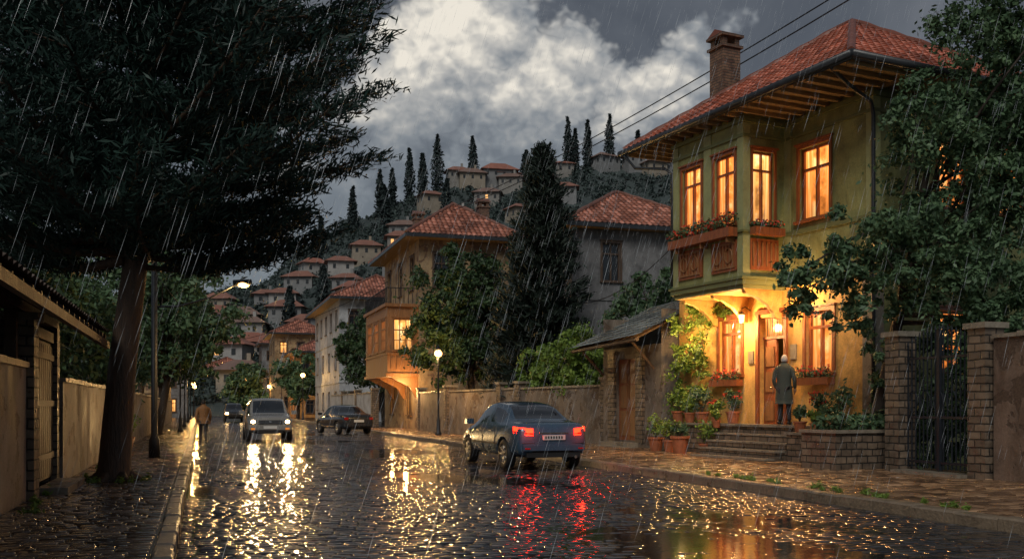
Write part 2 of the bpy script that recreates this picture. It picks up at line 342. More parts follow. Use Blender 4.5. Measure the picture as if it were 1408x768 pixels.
# ------------------------------------------------------------------ camera
cam=bpy.data.cameras.new('camera'); co=bpy.data.objects.new('camera',cam); COL.objects.link(co); sc.camera=co
cam.sensor_width=36; cam.lens=34.57; cam.shift_y=.1236; cam.clip_end=4000; cam.clip_start=.1
TH=math.radians(17.6); co.location=(0,0,1.5); co.rotation_euler=(math.radians(90),0,-TH)
CT,ST=math.cos(TH),math.sin(TH)
def ax(lat,dep): return (lat*CT+dep*ST, -lat*ST+dep*CT)   # valley axes -> world xy

# ------------------------------------------------------------------ sky
w=bpy.data.worlds.new('World'); sc.world=w; w.use_nodes=True; nt=w.node_tree; nt.nodes.clear()
out=nt.nodes.new('ShaderNodeOutputWorld'); bg=nt.nodes.new('ShaderNodeBackground')
tc=nt.nodes.new('ShaderNodeTexCoord')
def dirv(px,py):
    l,u,d=(px-704)/1352,(558-py)/1352,1; x,y=ax(l,d); return Vector((x,y,u)).normalized()
def billow(loc):
    mp=nt.nodes.new('ShaderNodeMapping'); mp.inputs['Location'].default_value=loc; mp.inputs['Scale'].default_value=(1,1,1.25); L(nt,tc.outputs['Generated'],mp.inputs[0])
    tot=None
    for sc_,k,dt in ((8,.55,0),(19,.30,1),(48,.20,2)):
        n=noise(nt,mp.outputs[0],sc_,dt,.5); n=math_(nt,'MULTIPLY_ADD',n.outputs[0],2.0); n.inputs[2].default_value=-1.0
        n=math_(nt,'ABSOLUTE',n.outputs[0])
        q=math_(nt,'MULTIPLY_ADD',n.outputs[0],k*1.7)
        if tot is None: q.inputs[2].default_value=.32
        else: L(nt,tot,q.inputs[2])
        tot=q.outputs[0]
    return tot
b1=billow((0,0,0)); b2=billow((0,0,.02)); det=noise(nt,tc.outputs['Generated'],4.2,5,.6,.4)
warp=noise(nt,tc.outputs['Generated'],5,5,.6)
wv=nt.nodes.new('ShaderNodeVectorMath'); wv.operation='MULTIPLY_ADD'; L(nt,warp.outputs['Color'],wv.inputs[0]); wv.inputs[1].default_value=(.16,)*3; L(nt,tc.outputs['Generated'],wv.inputs[2])
sb=nt.nodes.new('ShaderNodeVectorMath'); sb.operation='SUBTRACT'; L(nt,wv.outputs[0],sb.inputs[0]); sb.inputs[1].default_value=(.08,)*3
def blobs(lst,soft=1.25):
    tot=None
    for (px,py,r,k) in lst:
        d=nt.nodes.new('ShaderNodeVectorMath'); d.operation='DISTANCE'; L(nt,sb.outputs[0],d.inputs[0]); d.inputs[1].default_value=dirv(px,py)
        mr=nt.nodes.new('ShaderNodeMapRange'); mr.interpolation_type='SMOOTHSTEP'; L(nt,d.outputs['Value'],mr.inputs[0]); mr.inputs[1].default_value=r*soft; mr.inputs[2].default_value=r*.15; mr.inputs[3].default_value=0; mr.inputs[4].default_value=k
        tot=mr.outputs[0] if tot is None else math_(nt,'MAXIMUM',tot,mr.outputs[0]).outputs[0]
    return tot
cov=blobs([(620,100,.09,1.0),(700,90,.075,.95),(780,140,.09,1.0),(870,145,.08,.85),(560,140,.09,.95),(690,180,.13,.9),(810,210,.13,.8),(480,220,.14,.75),(940,125,.045,.7)])
lum=blobs([(640,75,.07,1.0),(570,120,.06,.8),(775,115,.06,.9),(850,130,.05,.7),(690,120,.05,.4),(910,115,.045,.6)],1.5)
dn=math_(nt,'MULTIPLY_ADD',b1,1.1); L(nt,cov,dn.inputs[2]); dn=math_(nt,'SUBTRACT',dn.outputs[0],1.08)
cl=maprange(nt,dn.outputs[0],.02,.26,0,1); cl.interpolation_type='SMOOTHSTEP'
dark=ramp(nt,det.outputs[0],[(.3,(.046,.052,.064)),(.5,(.078,.086,.10)),(.7,(.125,.133,.148))])
df=math_(nt,'SUBTRACT',b1,b2); df=math_(nt,'MULTIPLY',df.outputs[0],.8)
s0=math_(nt,'MULTIPLY_ADD',det.outputs[0],.55); L(nt,df.outputs[0],s0.inputs[2]); s1=math_(nt,'MULTIPLY_ADD',lum,.42); L(nt,s0.outputs[0],s1.inputs[2])
bright=ramp(nt,s1.outputs[0],[(.20,(.12,.132,.15)),(.36,(.20,.215,.23)),(.54,(.37,.365,.35)),(.76,(.72,.67,.58))])
mx=nt.nodes.new('ShaderNodeMix'); mx.data_type='RGBA'; L(nt,cl.outputs[0],mx.inputs[0]); L(nt,dark.outputs[0],mx.inputs[6]); L(nt,bright.outputs[0],mx.inputs[7])
sp=nt.nodes.new('ShaderNodeSeparateXYZ'); L(nt,tc.outputs['Generated'],sp.inputs[0])
hz=maprange(nt,sp.outputs[2],.17,.30,.9,0)
m3=nt.nodes.new('ShaderNodeMix'); m3.data_type='RGBA'; L(nt,hz.outputs[0],m3.inputs[0]); L(nt,mx.outputs[2],m3.inputs[6]); m3.inputs[7].default_value=(.14,.16,.18,1)
sky=nt.nodes.new('ShaderNodeTexSky'); sky.sky_type='NISHITA'; sky.sun_disc=False; sky.sun_elevation=math.radians(28); sky.sun_rotation=math.radians(215)
ss=nt.nodes.new('ShaderNodeVectorMath'); ss.operation='SCALE'; L(nt,sky.outputs[0],ss.inputs[0]); ss.inputs['Scale'].default_value=.004
ad=nt.nodes.new('ShaderNodeVectorMath'); ad.operation='ADD'; L(nt,m3.outputs[2],ad.inputs[0]); L(nt,ss.outputs[0],ad.inputs[1])
L(nt,ad.outputs[0],bg.inputs[0]); L(nt,bg.outputs[0],out.inputs[0]); bg.inputs[1].default_value=1.15
sl=bpy.data.lights.new('sun','SUN'); sl.energy=1.35; sl.angle=math.radians(30); sl.color=(1,.96,.88); so=bpy.data.objects.new('sun',sl); COL.objects.link(so)
so.rotation_euler=(math.radians(50),0,math.radians(-34))

def light(name,loc,e,c=(1,.62,.28),r=.08,parent=None,kind='POINT'):
    l=bpy.data.lights.new(name,kind); l.energy=e; l.color=c; l.shadow_soft_size=r
    o=bpy.data.objects.new(name,l); COL.objects.link(o); o.location=loc
    if parent: o.parent=parent
    return o

# ------------------------------------------------------------------ ground, road, pavements
g=MB(); g.add([(-1500,-300,-.05),(1500,-300,-.05),(1500,2500,-.05),(-1500,2500,-.05)],[(0,1,2,3)]); g.obj('ground',['ground'])
r=MB(); ys=[-8+i*4 for i in range(48)]
r.add([(x,y,0) for y in ys for x in (-.27,9.2)],[(2*i,2*i+1,2*i+3,2*i+2) for i in range(len(ys)-1)]); road=r.obj('road',['road'])
p=MB(); p.box(-4.5,-.43,-8,180,-.04,.12); pavl=p.obj('pavement',['pave_l'])
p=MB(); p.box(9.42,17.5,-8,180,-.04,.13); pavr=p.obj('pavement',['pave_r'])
def stones(name,x0,x1,y0,y1,sx,sy,z,mat,parent,gap=.012,wob=.03,amp=.010,bias=.006,tilt=.0028,rnd=.02,seed=1):
    rg=np.random.default_rng(seed); V_=[]; y=y0
    while y<y1:
        h=sy*rg.uniform(.9,1.1); xs=[x0]; x=x0+sx*rg.uniform(.3,1.0)
        while x<x1-sx*.35: xs.append(x); x+=sx*rg.uniform(.78,1.25)
        xs.append(x1); xs=np.array(xs); a=xs[:-1]+gap/2; b=xs[1:]-gap/2; n=len(a)
        c=np.full(n,y+gap/2); d=np.full(n,y+h-gap/2)
        off=wob*np.sin((a+b)*.45+y*.05)+wob*.5*np.sin((a+b)*1.3+y*.3); c=c+off; d=d+off
        cx,cy=(a+b)/2,(c+d)/2
        base=z+bias+amp*(.5*np.sin(cx*.9+1.1*np.sin(cy*.31))+.5*np.sin(cy*.57+.8*np.sin(cx*.7))+.35*np.sin(cx*2.1+cy*1.3))+rg.normal(0,.0022,n)
        e=rnd; J=lambda s_: rg.normal(0,s_,n)
        cor=[(a,c),(b,c),(b,d),(a,d)]; ins=[(a+e,c+e),(b-e,c+e),(b-e,d-e),(a+e,d-e)]
        tx,ty=J(tilt),J(tilt); sg=[(-1,-1),(1,-1),(1,1),(-1,1)]
        lo=[np.stack([q[0]+J(.003),q[1]+J(.003),base-.024],1) for q in cor]
        mi_=[np.stack([q[0]*.7+p_[0]*.3+J(.001),q[1]*.7+p_[1]*.3,base-.006+tx*s_[0]+ty*s_[1]],1) for q,p_,s_ in zip(cor,ins,sg)]
        hi=[np.stack([q[0],q[1],base+tx*s_[0]+ty*s_[1]],1) for q,s_ in zip(ins,sg)]
        V_.append(np.stack(lo+mi_+hi,1)); y+=h
    A=np.concatenate(V_); n=len(A); q=[]
    for i in range(4): j=(i+1)%4; q+=[(i,j,4+j,4+i),(4+i,4+j,8+j,8+i)]
    q.append((8,9,10,11)); q=np.array(q); Q=(np.arange(n)[:,None,None]*12+q[None]).reshape(-1,4)
    return npmesh(name,A.reshape(-1,3),Q,mat,parent,True)
stones('cobble_setts',-.235,9.15,5.5,72,.25,.165,0,'sett',road,seed=3,tilt=.002)
stones('cobble_setts_far',-.235,9.15,72,170,.5,.36,0,'sett',road,seed=4,rnd=.04,tilt=.004)
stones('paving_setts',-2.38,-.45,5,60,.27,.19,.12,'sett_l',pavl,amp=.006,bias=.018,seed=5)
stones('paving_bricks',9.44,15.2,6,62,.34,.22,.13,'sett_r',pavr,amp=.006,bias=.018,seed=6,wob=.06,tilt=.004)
def kerb(x0,x1,mat,h,seglen):
    k=MB(); y=-8
    while y<180:
        l=seglen*random.uniform(.8,1.2); jz=random.uniform(-.012,.012); jx=random.uniform(-.012,.012)
        a,b,c,d=x0+jx,x1+jx,y+.008,y+l-.008; t=h+jz; e=.025
        k.add([(a,c,-.03),(b,c,-.03),(b,d,-.03),(a,d,-.03),(a,c,t-e),(b,c,t-e),(b,d,t-e),(a,d,t-e),(a+e,c+e,t),(b-e,c+e,t),(b-e,d-e,t),(a+e,d-e,t)],
          [(0,1,5,4),(1,2,6,5),(2,3,7,6),(3,0,4,7),(4,5,9,8),(5,6,10,9),(6,7,11,10),(7,4,8,11),(8,9,10,11)]); y+=l
    k.obj('kerb',[mat])
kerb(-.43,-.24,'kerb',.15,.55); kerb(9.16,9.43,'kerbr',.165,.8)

# ------------------------------------------------------------------ building helpers
def tile_plane(mb,A,B,tops,mi=0,tw=.24,rh=.34,su=4,amp=.045):
    A,B=Vector(A),Vector(B); tops=[Vector(t) for t in tops]
    u=(B-A).normalized(); n=u.cross(tops[0]-A).normalized()
    if n.z<0: n=-n
    v=n.cross(u); 
    if v.z<0: v=-v
    poly=[( (q-A).dot(u),(q-A).dot(v)) for q in [A,B]+tops]
    W=max(q[0] for q in poly); W0=min(q[0] for q in poly); H=max(q[1] for q in poly)
    us=np.arange(W0,W+tw/su,tw/su); vs=[]
    k=0
    while k*rh<H: vs+=[(k*rh,.04),((k+1)*rh-.004,0)]; k+=1
    area=sum(poly[i][0]*poly[(i+1)%len(poly)][1]-poly[(i+1)%len(poly)][0]*poly[i][1] for i in range(len(poly)))
    sg=1 if area>0 else -1
    def inside(a,b):
        for i in range(len(poly)):
            x0,y0=poly[i]; x1,y1=poly[(i+1)%len(poly)]
            if sg*((x1-x0)*(b-y0)-(y1-y0)*(a-x0))<-1e-6: return False
        return True
    idx={}; VS=[];UV=[];F=[]
    def gv(i,j):
        if (i,j) not in idx:
            a=us[i]; b,h=vs[j]; hh=h+amp*abs(math.sin(math.pi*a/tw)); q=A+u*float(a)+v*b+n*hh
            idx[(i,j)]=len(VS); VS.append(q); UV.append((float(a)+.001,(j//2+.5)*rh))
        return idx[(i,j)]
    for j in range(len(vs)-1):
        for i in range(len(us)-1):
            if inside((us[i]+us[i+1])/2,(vs[j][0]+vs[j+1][0])/2): F.append((gv(i,j),gv(i+1,j),gv(i+1,j+1),gv(i,j+1)))
    mb.add(VS,F,mi,UV)
def hip_roof(mb,x0,x1,y0,y1,z,h,mi=0,fine=True,cap=.09):
    cx,cy=(x0+x1)/2,(y0+y1)/2; W,D=x1-x0,y1-y0
    if W>=D: r=(W-D)/2; a,b=V(cx-r,cy,z+h),V(cx+r,cy,z+h); lo='x'
    else: r=(D-W)/2; a,b=V(cx,cy-r,z+h),V(cx,cy+r,z+h); lo='y'
    c=[V(x0,y0,z),V(x1,y0,z),V(x1,y1,z),V(x0,y1,z)]
    kw=dict(tw=.24,rh=.34,su=4) if fine else dict(tw=.3,rh=.4,su=2,amp=.06)
    flat=(b-a).length<.05
    if flat: pl=[(c[0],c[1],[a]),(c[1],c[2],[a]),(c[2],c[3],[a]),(c[3],c[0],[a])]
    elif lo=='x': pl=[(c[0],c[1],[b,a]),(c[1],c[2],[b]),(c[2],c[3],[a,b]),(c[3],c[0],[a])]
    else: pl=[(c[0],c[1],[a]),(c[1],c[2],[b,a]),(c[2],c[3],[b]),(c[3],c[0],[a,b])]
    for q in pl: tile_plane(mb,*q,mi=mi,**kw)
    ends=[(c[0],a),(c[1],b if lo=='x' else a),(c[2],b),(c[3],a if lo=='x' else b)]
    for s0,t0 in ends:
        n=int((t0-s0).length/.38); pts=[];rr=[]
        for i in range(n+1):
            f=i/n; q=s0.lerp(t0,f)+Z*.05; pts+= [q]; rr+=[cap*1.15 if i%2 else cap*.85]
        mb.tube(pts,rr,8,mi)
    if not flat: mb.tube([a+Z*.05,b+Z*.05],cap,8,mi)
def wall(mb,O,U,N,W,H,holes,t=.2,mi=0,mr=None):
    us=sorted({0,W}|{h[0] for h in holes}|{h[1] for h in holes}); zs=sorted({0,H}|{h[2] for h in holes}|{h[3] for h in holes})
    for i in range(len(us)-1):
        for j in range(len(zs)-1):
            uc,zc=(us[i]+us[i+1])/2,(zs[j]+zs[j+1])/2
            if any(h[0]<uc<h[1] and h[2]<zc<h[3] for h in holes): continue
            mb.add([O+U*us[i]+Z*zs[j],O+U*us[i+1]+Z*zs[j],O+U*us[i+1]+Z*zs[j+1],O+U*us[i]+Z*zs[j+1]],[(0,1,2,3)],mi)
    for h in holes:
        c=[(h[0],h[2]),(h[1],h[2]),(h[1],h[3]),(h[0],h[3])]
        for k in range(4):
            (a,b),(c2,d)=c[k],c[(k+1)%4]
            mb.add([O+U*a+Z*b,O+U*c2+Z*d,O+U*c2+Z*d-N*t,O+U*a+Z*b-N*t],[(0,1,2,3)],mi if mr is None else mr)
def window(fr,gl,O,U,N,h,t=.16,cols=2,trans=.28,fw=.06,casing=.09,lit=0,sill=True,fm=0,midbar=False):
    u0,u1,z0,z1=h
    gl.add([O+U*u0+Z*z0-N*(t-.02),O+U*u1+Z*z0-N*(t-.02),O+U*u1+Z*z1-N*(t-.02),O+U*u0+Z*z1-N*(t-.02)],[(0,1,2,3)],lit,[(0,0),(1,0),(1,1),(0,1)])
    e=.003
    B=lambda a,b,c,d,n0=-t+.03,n1=-t+.10: fr.obox(O,U,N,a,b,n0,n1,c,d,fm)
    B(u0+e,u0+fw,z0+e,z1-e); B(u1-fw,u1-e,z0+e,z1-e); B(u0+fw,u1-fw,z0+e,z0+fw); B(u0+fw,u1-fw,z1-fw,z1-e)
    zt=z1-(z1-z0)*trans
    if trans>0: B(u0+fw,u1-fw,zt-fw*.5,zt+fw*.5,-t+.028,-t+.112)
    for i in range(1,cols):
        u=u0+(u1-u0)*i/cols; B(u-fw*.45,u+fw*.45,z0+fw,(zt-fw*.5) if trans>0 else z1-fw,-t+.026,-t+.116)
        if trans>0: B(u-fw*.35,u+fw*.35,zt+fw*.5,z1-fw,-t+.026,-t+.1)
    if midbar: B(u0+fw,u1-fw,z0+(zt-z0)*.5-.02,z0+(zt-z0)*.5+.02,-t+.031,-t+.09)
    if casing:
        c=casing; B2=lambda a,b,c_,d: fr.obox(O,U,N,a,b,-.02,.045,c_,d,fm)
        B2(u0-c,u0-e,z0,z1+c); B2(u1+e,u1+c,z0,z1+c); B2(u0-e,u1+e,z1+e,z1+c)
        fr.obox(O,U,N,u0-c-.04,u1+c+.04,-.02,.09,z1+c+e,z1+c+.05,fm)
    if sill: fr.obox(O,U,N,u0-.13,u1+.13,-.02,.12,z0-.07,z0-e,fm)
def chimney(mb,x,y,z0,z1,s=.34,mi=0,mc=1):
    mb.box(x-s,x+s,y-s,y+s,z0,z1-.45,mi); mb.box(x-s*1.2,x+s*1.2,y-s*1.2,y+s*1.2,z1-.449,z1-.37,mi)
    for a in (-1,1):
        for b in (-1,1): mb.box(x+a*s*.7-.08,x+a*s*.7+.08,y+b*s*.7-.08,y+b*s*.7+.08,z1-.369,z1-.12,mi)
    mb.box(x-s*1.25,x+s*1.25,y-s*1.25,y+s*1.25,z1-.119,z1-.04,mi)
    mb.prism(V(x,y,z1-.04),V(1,0,0),V(0,1,0),[(-s*1.2,.001),(s*1.2,.001),(0,.2)],-s*1.2,s*1.2,mc)
X1,Y1=V(1,0,0),V(0,1,0)

# ------------------------------------------------------------------ GREEN HOUSE
P0=(15.5,20,0); RZ=math.radians(8); H=empty('green_bay_window_house',P0,RZ)
wl=MB(); fr=MB(); gl=MB()
N=-X1
TZ=.95
gh=[(1.35,2.3,2.35,3.95),(3.12,4.15,TZ,3.95),(4.95,5.95,2.4,4.0)]
wall(wl,V(0,0,0),Y1,N,8,4.8,gh,.22,1)
for i in (0,2): window(fr,gl,V(0,0,0),Y1,N,gh[i],t=.18,cols=2,trans=.25,lit=0,fw=.08,casing=.11)
uh=[(1.45,2.55,6.38-4.8,8.28-4.8)]
wall(wl,V(0,0,4.8),Y1,N,3.14,4.45,uh,.22,0); window(fr,gl,V(0,0,4.8),Y1,N,uh[0],t=.18,cols=2,trans=.3,lit=0,fw=.07)
wall(wl,V(0,6.25,4.8),Y1,N,1.75,4.45,[],.2,0)
nh=[(2.2,3.2,6.5,8.2),(4.4,5.4,6.5,8.2),(2.2,3.2,2.4,3.9)]
wall(wl,V(0,0,0),X1,-Y1,7,9.25,nh,.2,0)
for q in nh: window(fr,gl,V(0,0,0),X1,-Y1,q,lit=0)
wall(wl,V(0,8,0),X1,Y1,7,9.25,[],.2,0); wall(wl,V(7,0,0),Y1,X1,8,9.25,[],.2,0)
bz=4.85; bw=3.11; bo=-1.4; b0=3.14
bh=[(.35,1.22,6.38-bz,8.28-bz),(1.82,2.72,6.38-bz,8.28-bz)]
wall(wl,V(bo,b0,bz),Y1,N,bw,4.4,bh,.2,0)
for q in bh: window(fr,gl,V(bo,b0,bz),Y1,N,q,t=.16,cols=2,trans=.26,lit=0,fw=.06,casing=.08,sill=True)
sh_=[(.3,1.02,6.38-bz,8.28-bz)]
wall(wl,V(bo,b0,bz),X1,-Y1,1.4,4.4,sh_,.2,0); window(fr,gl,V(bo,b0,bz),X1,-Y1,sh_[0],t=.16,cols=2,trans=.26,lit=1,fw=.055,casing=.07)
wall(wl,V(bo,b0+bw,bz),X1,Y1,1.4,4.4,[],.2,0)
wl.add([V(bo,b0,bz),V(0,b0,bz),V(0,b0+bw,bz),V(bo,b0+bw,bz)],[(0,1,2,3)],1)
wl.obj('walls',['green','ochre'],H)
tr=MB()
def bandbay(z0,z1,o,mi=0):
    tr.box(bo-o,-.003,b0-o,b0+bw+o,z0,z1,mi)
def bandmain(z0,z1,o,mi=0):
    tr.box(-o,-.002,-o,b0-.1,z0,z1,mi); tr.box(0,7+o,-o,-.002,z0,z1,mi)
bandbay(4.62,4.72,.02); bandbay(4.723,4.86,.09); bandbay(4.863,4.93,.13); bandbay(6.02,6.1,.035,0); bandbay(6.103,6.16,.07,0); bandbay(8.62,8.7,.05,0); bandbay(9.0,9.1,.08,0)
for a,b,o in [(4.7,4.82,.06),(4.823,4.92,.11),(6.05,6.16,.05),(8.62,8.7,.05),(9.0,9.12,.08)]: bandmain(a,b,o)
for (x,y) in [(bo-.03,b0-.03),(bo-.03,b0+bw-.2)]: tr.box(x,x+.24,y,y+.24,4.94,8.99,1)
tr.box(bo-.028,bo+.05,b0+1.36,b0+1.68,4.94,8.99,1)
tr.box(-.035,.12,b0-.26,b0-.005,4.93,8.99,1); tr.box(-.035,.2,-.035,.2,4.93,8.99,1); tr.box(-.05,.3,-.05,.3,.1,4.69,2)
fp=MB()
for (a,b) in [(.22,1.3),(1.74,2.85)]:
    O=V(bo,b0,0); fp.obox(O,Y1,N,a,b,-.01,.05,5.12,5.95,0)
    for q in ((a+.07,b-.07,5.2,5.24),(a+.07,b-.07,5.83,5.87)): fp.obox(O,Y1,N,q[0],q[1],.05,.08,q[2],q[3],1)
    for k in range(7):
        uu=a+.12+k*(b-a-.28)/6; fp.obox(O,Y1,N,uu,uu+.045,.051,.075,5.24,5.83,1)
    for k in range(2):
        cu=a+(b-a)*(.28+.44*k); pts=[O+Y1*(cu+.15*math.cos(t*math.pi/6))+N*.085+Z*(5.54+.2*math.sin(t*math.pi/6)) for t in range(13)]; fp.tube(pts,.02,5,1)
O=V(bo,b0,0); fp.obox(O,X1,-Y1,.2,1.15,-.01,.05,5.12,5.95,0)
for k in range(6): fp.obox(O,X1,-Y1,.27+k*.15,.31+k*.15,.051,.075,5.22,5.85,1)
fp.obox(O,Y1,N,.15,2.95,.07,.36,6.0,6.24,0)
for k in range(3): fp.obox(O,Y1,N,.3+k*1.15,.36+k*1.15,.051,.3,5.86,5.999,1)
fp.obox(O,X1,-Y1,.15,1.15,.09,.32,6.02,6.22,0)
fp.obox(V(0,0,0),Y1,N,1.2,2.45,.07,.32,2.05,2.24,0); fp.obox(V(0,0,0),Y1,N,4.8,6.1,.07,.3,2.08,2.27,0)
fp.obj('carved_panels_and_flower_boxes',['wood','woodm'],H)
fl=MB()
for k in range(18): fl.leaves((bo-.22,b0+.2+k*.16,6.36+random.uniform(0,.14)),.2,46,.055,0)
for k in range(26): fl.leaves((bo-.28,b0+.2+k*.11,6.42+random.uniform(-.12,.2)),.11,9,.045,1,asp=.8)
for k in range(6): fl.leaves((bo+.2+k*.17,b0-.2,6.3),.15,34,.05,0); fl.leaves((bo+.2+k*.17,b0-.26,6.36),.1,6,.04,1,asp=.8)
for y_ in (1.3,4.9):
    for k in range(8): fl.leaves((-.2,y_+k*.15,2.34),.17,38,.05,0)
    for k in range(12): fl.leaves((-.25,y_-.05+k*.1,2.42+random.uniform(-.08,.12)),.12,8,.04,1,asp=.8)
fl.obj('window_box_flowers',['leafm','red'],H)
for y in (b0+.12,b0+1.5,b0+2.85):
    poly=[(0.004,4.6),(1.25,4.6),(1.2,4.45),(.85,4.33),(.5,4.05),(.28,3.7),(.2,3.45),(0.004,3.4)]
    tr.prism(V(0,0,0),Y1,N,[(p_[0],4.6-(4.6-p_[1])*.62) for p_ in poly],y,y+.14,3)
tr.box(bo+.05,-.004,b0+.03,b0+bw-.03,4.602,4.617,3)
tr.obj('cornices_pilasters_and_corbels',['greend','greenl','stone','ochre'],H)
dr=MB()
for (a,b,c,d) in [(3.0,3.118,TZ,4.05),(4.152,4.27,TZ,4.05)]: dr.obox(V(0,0,0),Y1,N,a,b,-.05,.07,c,d,0)
dr.obox(V(0,0,0),Y1,N,3.0,4.27,-.05,.09,4.053,4.16,0)
dr.obox(V(0,0,0),Y1,N,3.123,4.147,-.2,-.1,3.35,3.43,0)
dr.obox(V(0,0,0),Y1,N,3.62,4.14,-.2,-.13,TZ,3.345,0)
for zz in (1.1,1.9,2.6): dr.obox(V(0,0,0),Y1,N,3.7,4.06,-.13,-.105,zz,zz+.55,1)
dr.obox(V(0,3.13,0),(X1*.85+Y1*.2).normalized(),Y1,.02,.52,0,.05,TZ+.02,3.34,0)
dr.obox(V(0,0,0),Y1,N,3.13,4.14,-.9,-.88,TZ,3.94,2)
for k in range(5): dr.obox(V(0,0,0),Y1,N,3.2+k*.2,3.22+k*.2,-.16,-.14,3.43,3.93,1)
dr.add([V(.19,3.13,3.43),V(.19,4.14,3.43),V(.19,4.14,3.94),V(.19,3.13,3.94)],[(0,1,2,3)],3,[(0,0),(1,0),(1,1),(0,1)])
dr.sphere((-.0,3.68,2.0),.03,4,8,6)
dr.obj('front_door',['wood','woodm','black','lit','chrome'],H)
gl.obj('window_panes',['lit','lit2','dark'],H); fr.obj('window_frames',['wood'],H)
rf=MB(); hip_roof(rf,-1.9,7,-1.2,8.25,9.36,2.95,0); rf.obj('tiled_roof',['tile'],H,False)
ev=MB(); ev.add([V(-1.88,-1.18,9.24),V(6.98,-1.18,9.24),V(6.98,8.23,9.24),V(-1.88,8.23,9.24)],[(0,1,2,3)],0)
for k in range(22): ev.box(-1.86,-.01,-1.1+k*.43,-1.0+k*.43,9.14,9.236,0)
for k in range(16): ev.box(.1+k*.43,.2+k*.43,-1.16,-.01,9.15,9.235,0)
ev.obj('soffit',['soffit'],H)
gt=MB()
gt.tube([(-1.98,-1.3,9.3),(-1.98,8.35,9.28)],.095,10); gt.tube([(-1.98,-1.3,9.3),(7.1,-1.3,9.3)],.095,10)
gt.box(-1.93,-1.88,-1.25,8.3,9.2,9.38); gt.box(-1.879,7.05,-1.25,-1.2,9.2,9.38)
gt.tube([(-1.98,-.6,9.25),(-1.2,-.4,8.98),(-.2,-.12,8.8),(-.1,-.1,8.5),(-.1,-.1,5.2),(-.16,-.1,5.0),(-.16,-.1,4.6),(-.1,-.1,4.4),(-.1,-.1,.2)],.05,8)
gt.tube([(-1.98,8.1,9.2),(-1.9,7.6,8.7),(-1.5,6.6,8.5),(-1.44,6.33,8.3),(-1.44,6.33,5.0)],.045,8)
gt.obj('gutters_and_downpipes',['gutter'],H,True)
ch=MB(); chimney(ch,1.0,7.0,9.6,12.95,.33); ch.obj('chimney',['brick','tile'],H)
la=MB(); c=V(-.32,4.55,3.98)
la.tube([(0,4.55,4.2),(-.2,4.55,4.3),(-.32,4.55,4.24)],.015,6,0); la.lathe(c,[(.0,.2),(.03,.17),(.12,.1),(.1,.09)],6,0); la.lathe(c,[(.09,.09),(.06,-.14)],6,1); la.lathe(c,[(.07,-.14),(.03,-.18),(0,-.19)],6,0)
la.obj('wall_lantern',['iron','lampglow'],H)
light('lantern_light',(-.6,4.55,3.75),200,(1,.56,.2),.1,H); light('wall_fill_light',(-.6,2.3,4.2),115,(1,.55,.2),.1,H)  # second one is an added fill for the ochre wall, no fixture
light('hall_light',(.6,3.6,3.2),8,(1,.5,.18),.1,H)
light('vine_fill_light',(-.9,6.6,3.7),100,(1,.6,.22),.1,H)  # added hidden fill at the far end of the facade, no fixture
sg=MB(); sg.obox(V(0,0,0),Y1,N,2.66,2.88,.002,.04,2.75,3.15,0); sg.obox(V(0,0,0),Y1,N,4.4,4.62,.002,.04,2.7,3.05,0); sg.obj('letterbox',['stone'],H)
te=MB(); te.box(-.85,-.003,0,7.6,0,TZ,0); te.box(-.92,-.005,-.03,7.65,TZ+.002,TZ+.06,1)
for i in range(4):
    o=.85+.3*(4-i); te.box(-o,-.9,1.55-.05*i,4.5+.05*i,.1,.19*(i+1)-.04,0); te.box(-o-.03,-.88,1.5-.05*i,4.55+.05*i,.19*(i+1)-.038,.19*(i+1)+.01,1)
te.box(-1.5,-.851,0,1.35,0,.8,0); te.box(-1.55,-.8,-.04,1.4,.802,.86,1)
te.obj('terrace_and_steps',['brickg','stone'],H)
pl=MB()
pl.box(-2.9,-.5,-1.78,-1.6,0,.92,0); pl.box(-2.9,-2.72,-1.597,-.9,0,.92,0); pl.box(-.68,-.5,-1.597,-.9,0,.92,0); pl.box(-2.9,-.5,-.897,-.73,0,.92,0)
pl.box(-2.95,-.45,-1.83,-1.55,.923,.99,1); pl.box(-2.95,-2.67,-1.547,-.7,.923,.99,1); pl.box(-2.7,-.69,-1.59,-.9,.1,.86,2)
pl.obj('stone_planter',['brickg','stone','ground'],None,loc=P0,rz=RZ)

# ------------------------------------------------------------------ potted plants & vines
def hl(x,y): 
    c,s=math.cos(RZ),math.sin(RZ); return (P0[0]+x*c-y*s,P0[1]+x*s+y*c)
def pot(x,y,z,r,h,ph,pr,leaf='leafl',flower=False,n=260,size=.06):
    mb=MB(); mb.lathe((0,0,0),[(0,0),(r*.68,0),(r*.95,h*.85),(r*1.1,h*.86),(r*1.1,h),(r*.92,h),(r*.9,h*.9),(0,h*.9)],14,0)
    for k in range(5):
        a=random.uniform(0,6.28); mb.tube([(0,0,h*.9),(math.cos(a)*pr*.3,math.sin(a)*pr*.3,h+ph*.5),(math.cos(a)*pr*.6,math.sin(a)*pr*.6,h+ph*.9)],[.012,.009,.004],5,3)
    for k in range(7):
        a=random.uniform(0,6.28); q=random.uniform(.1,.65)*pr; mb.leaves((math.cos(a)*q,math.sin(a)*q,h+ph*random.uniform(.3,.95)),pr*.5,n//7,size,1)
    if flower:
        for k in range(8): a=random.uniform(0,6.28); mb.leaves((math.cos(a)*pr*.6,math.sin(a)*pr*.6,h+ph*random.uniform(.5,1.05)),.07,8,.035,2,asp=.8)
    mb.obj('potted_plant',['terra',leaf,'red','bark'],None,False,loc=(x,y,z))
T=TZ+.065
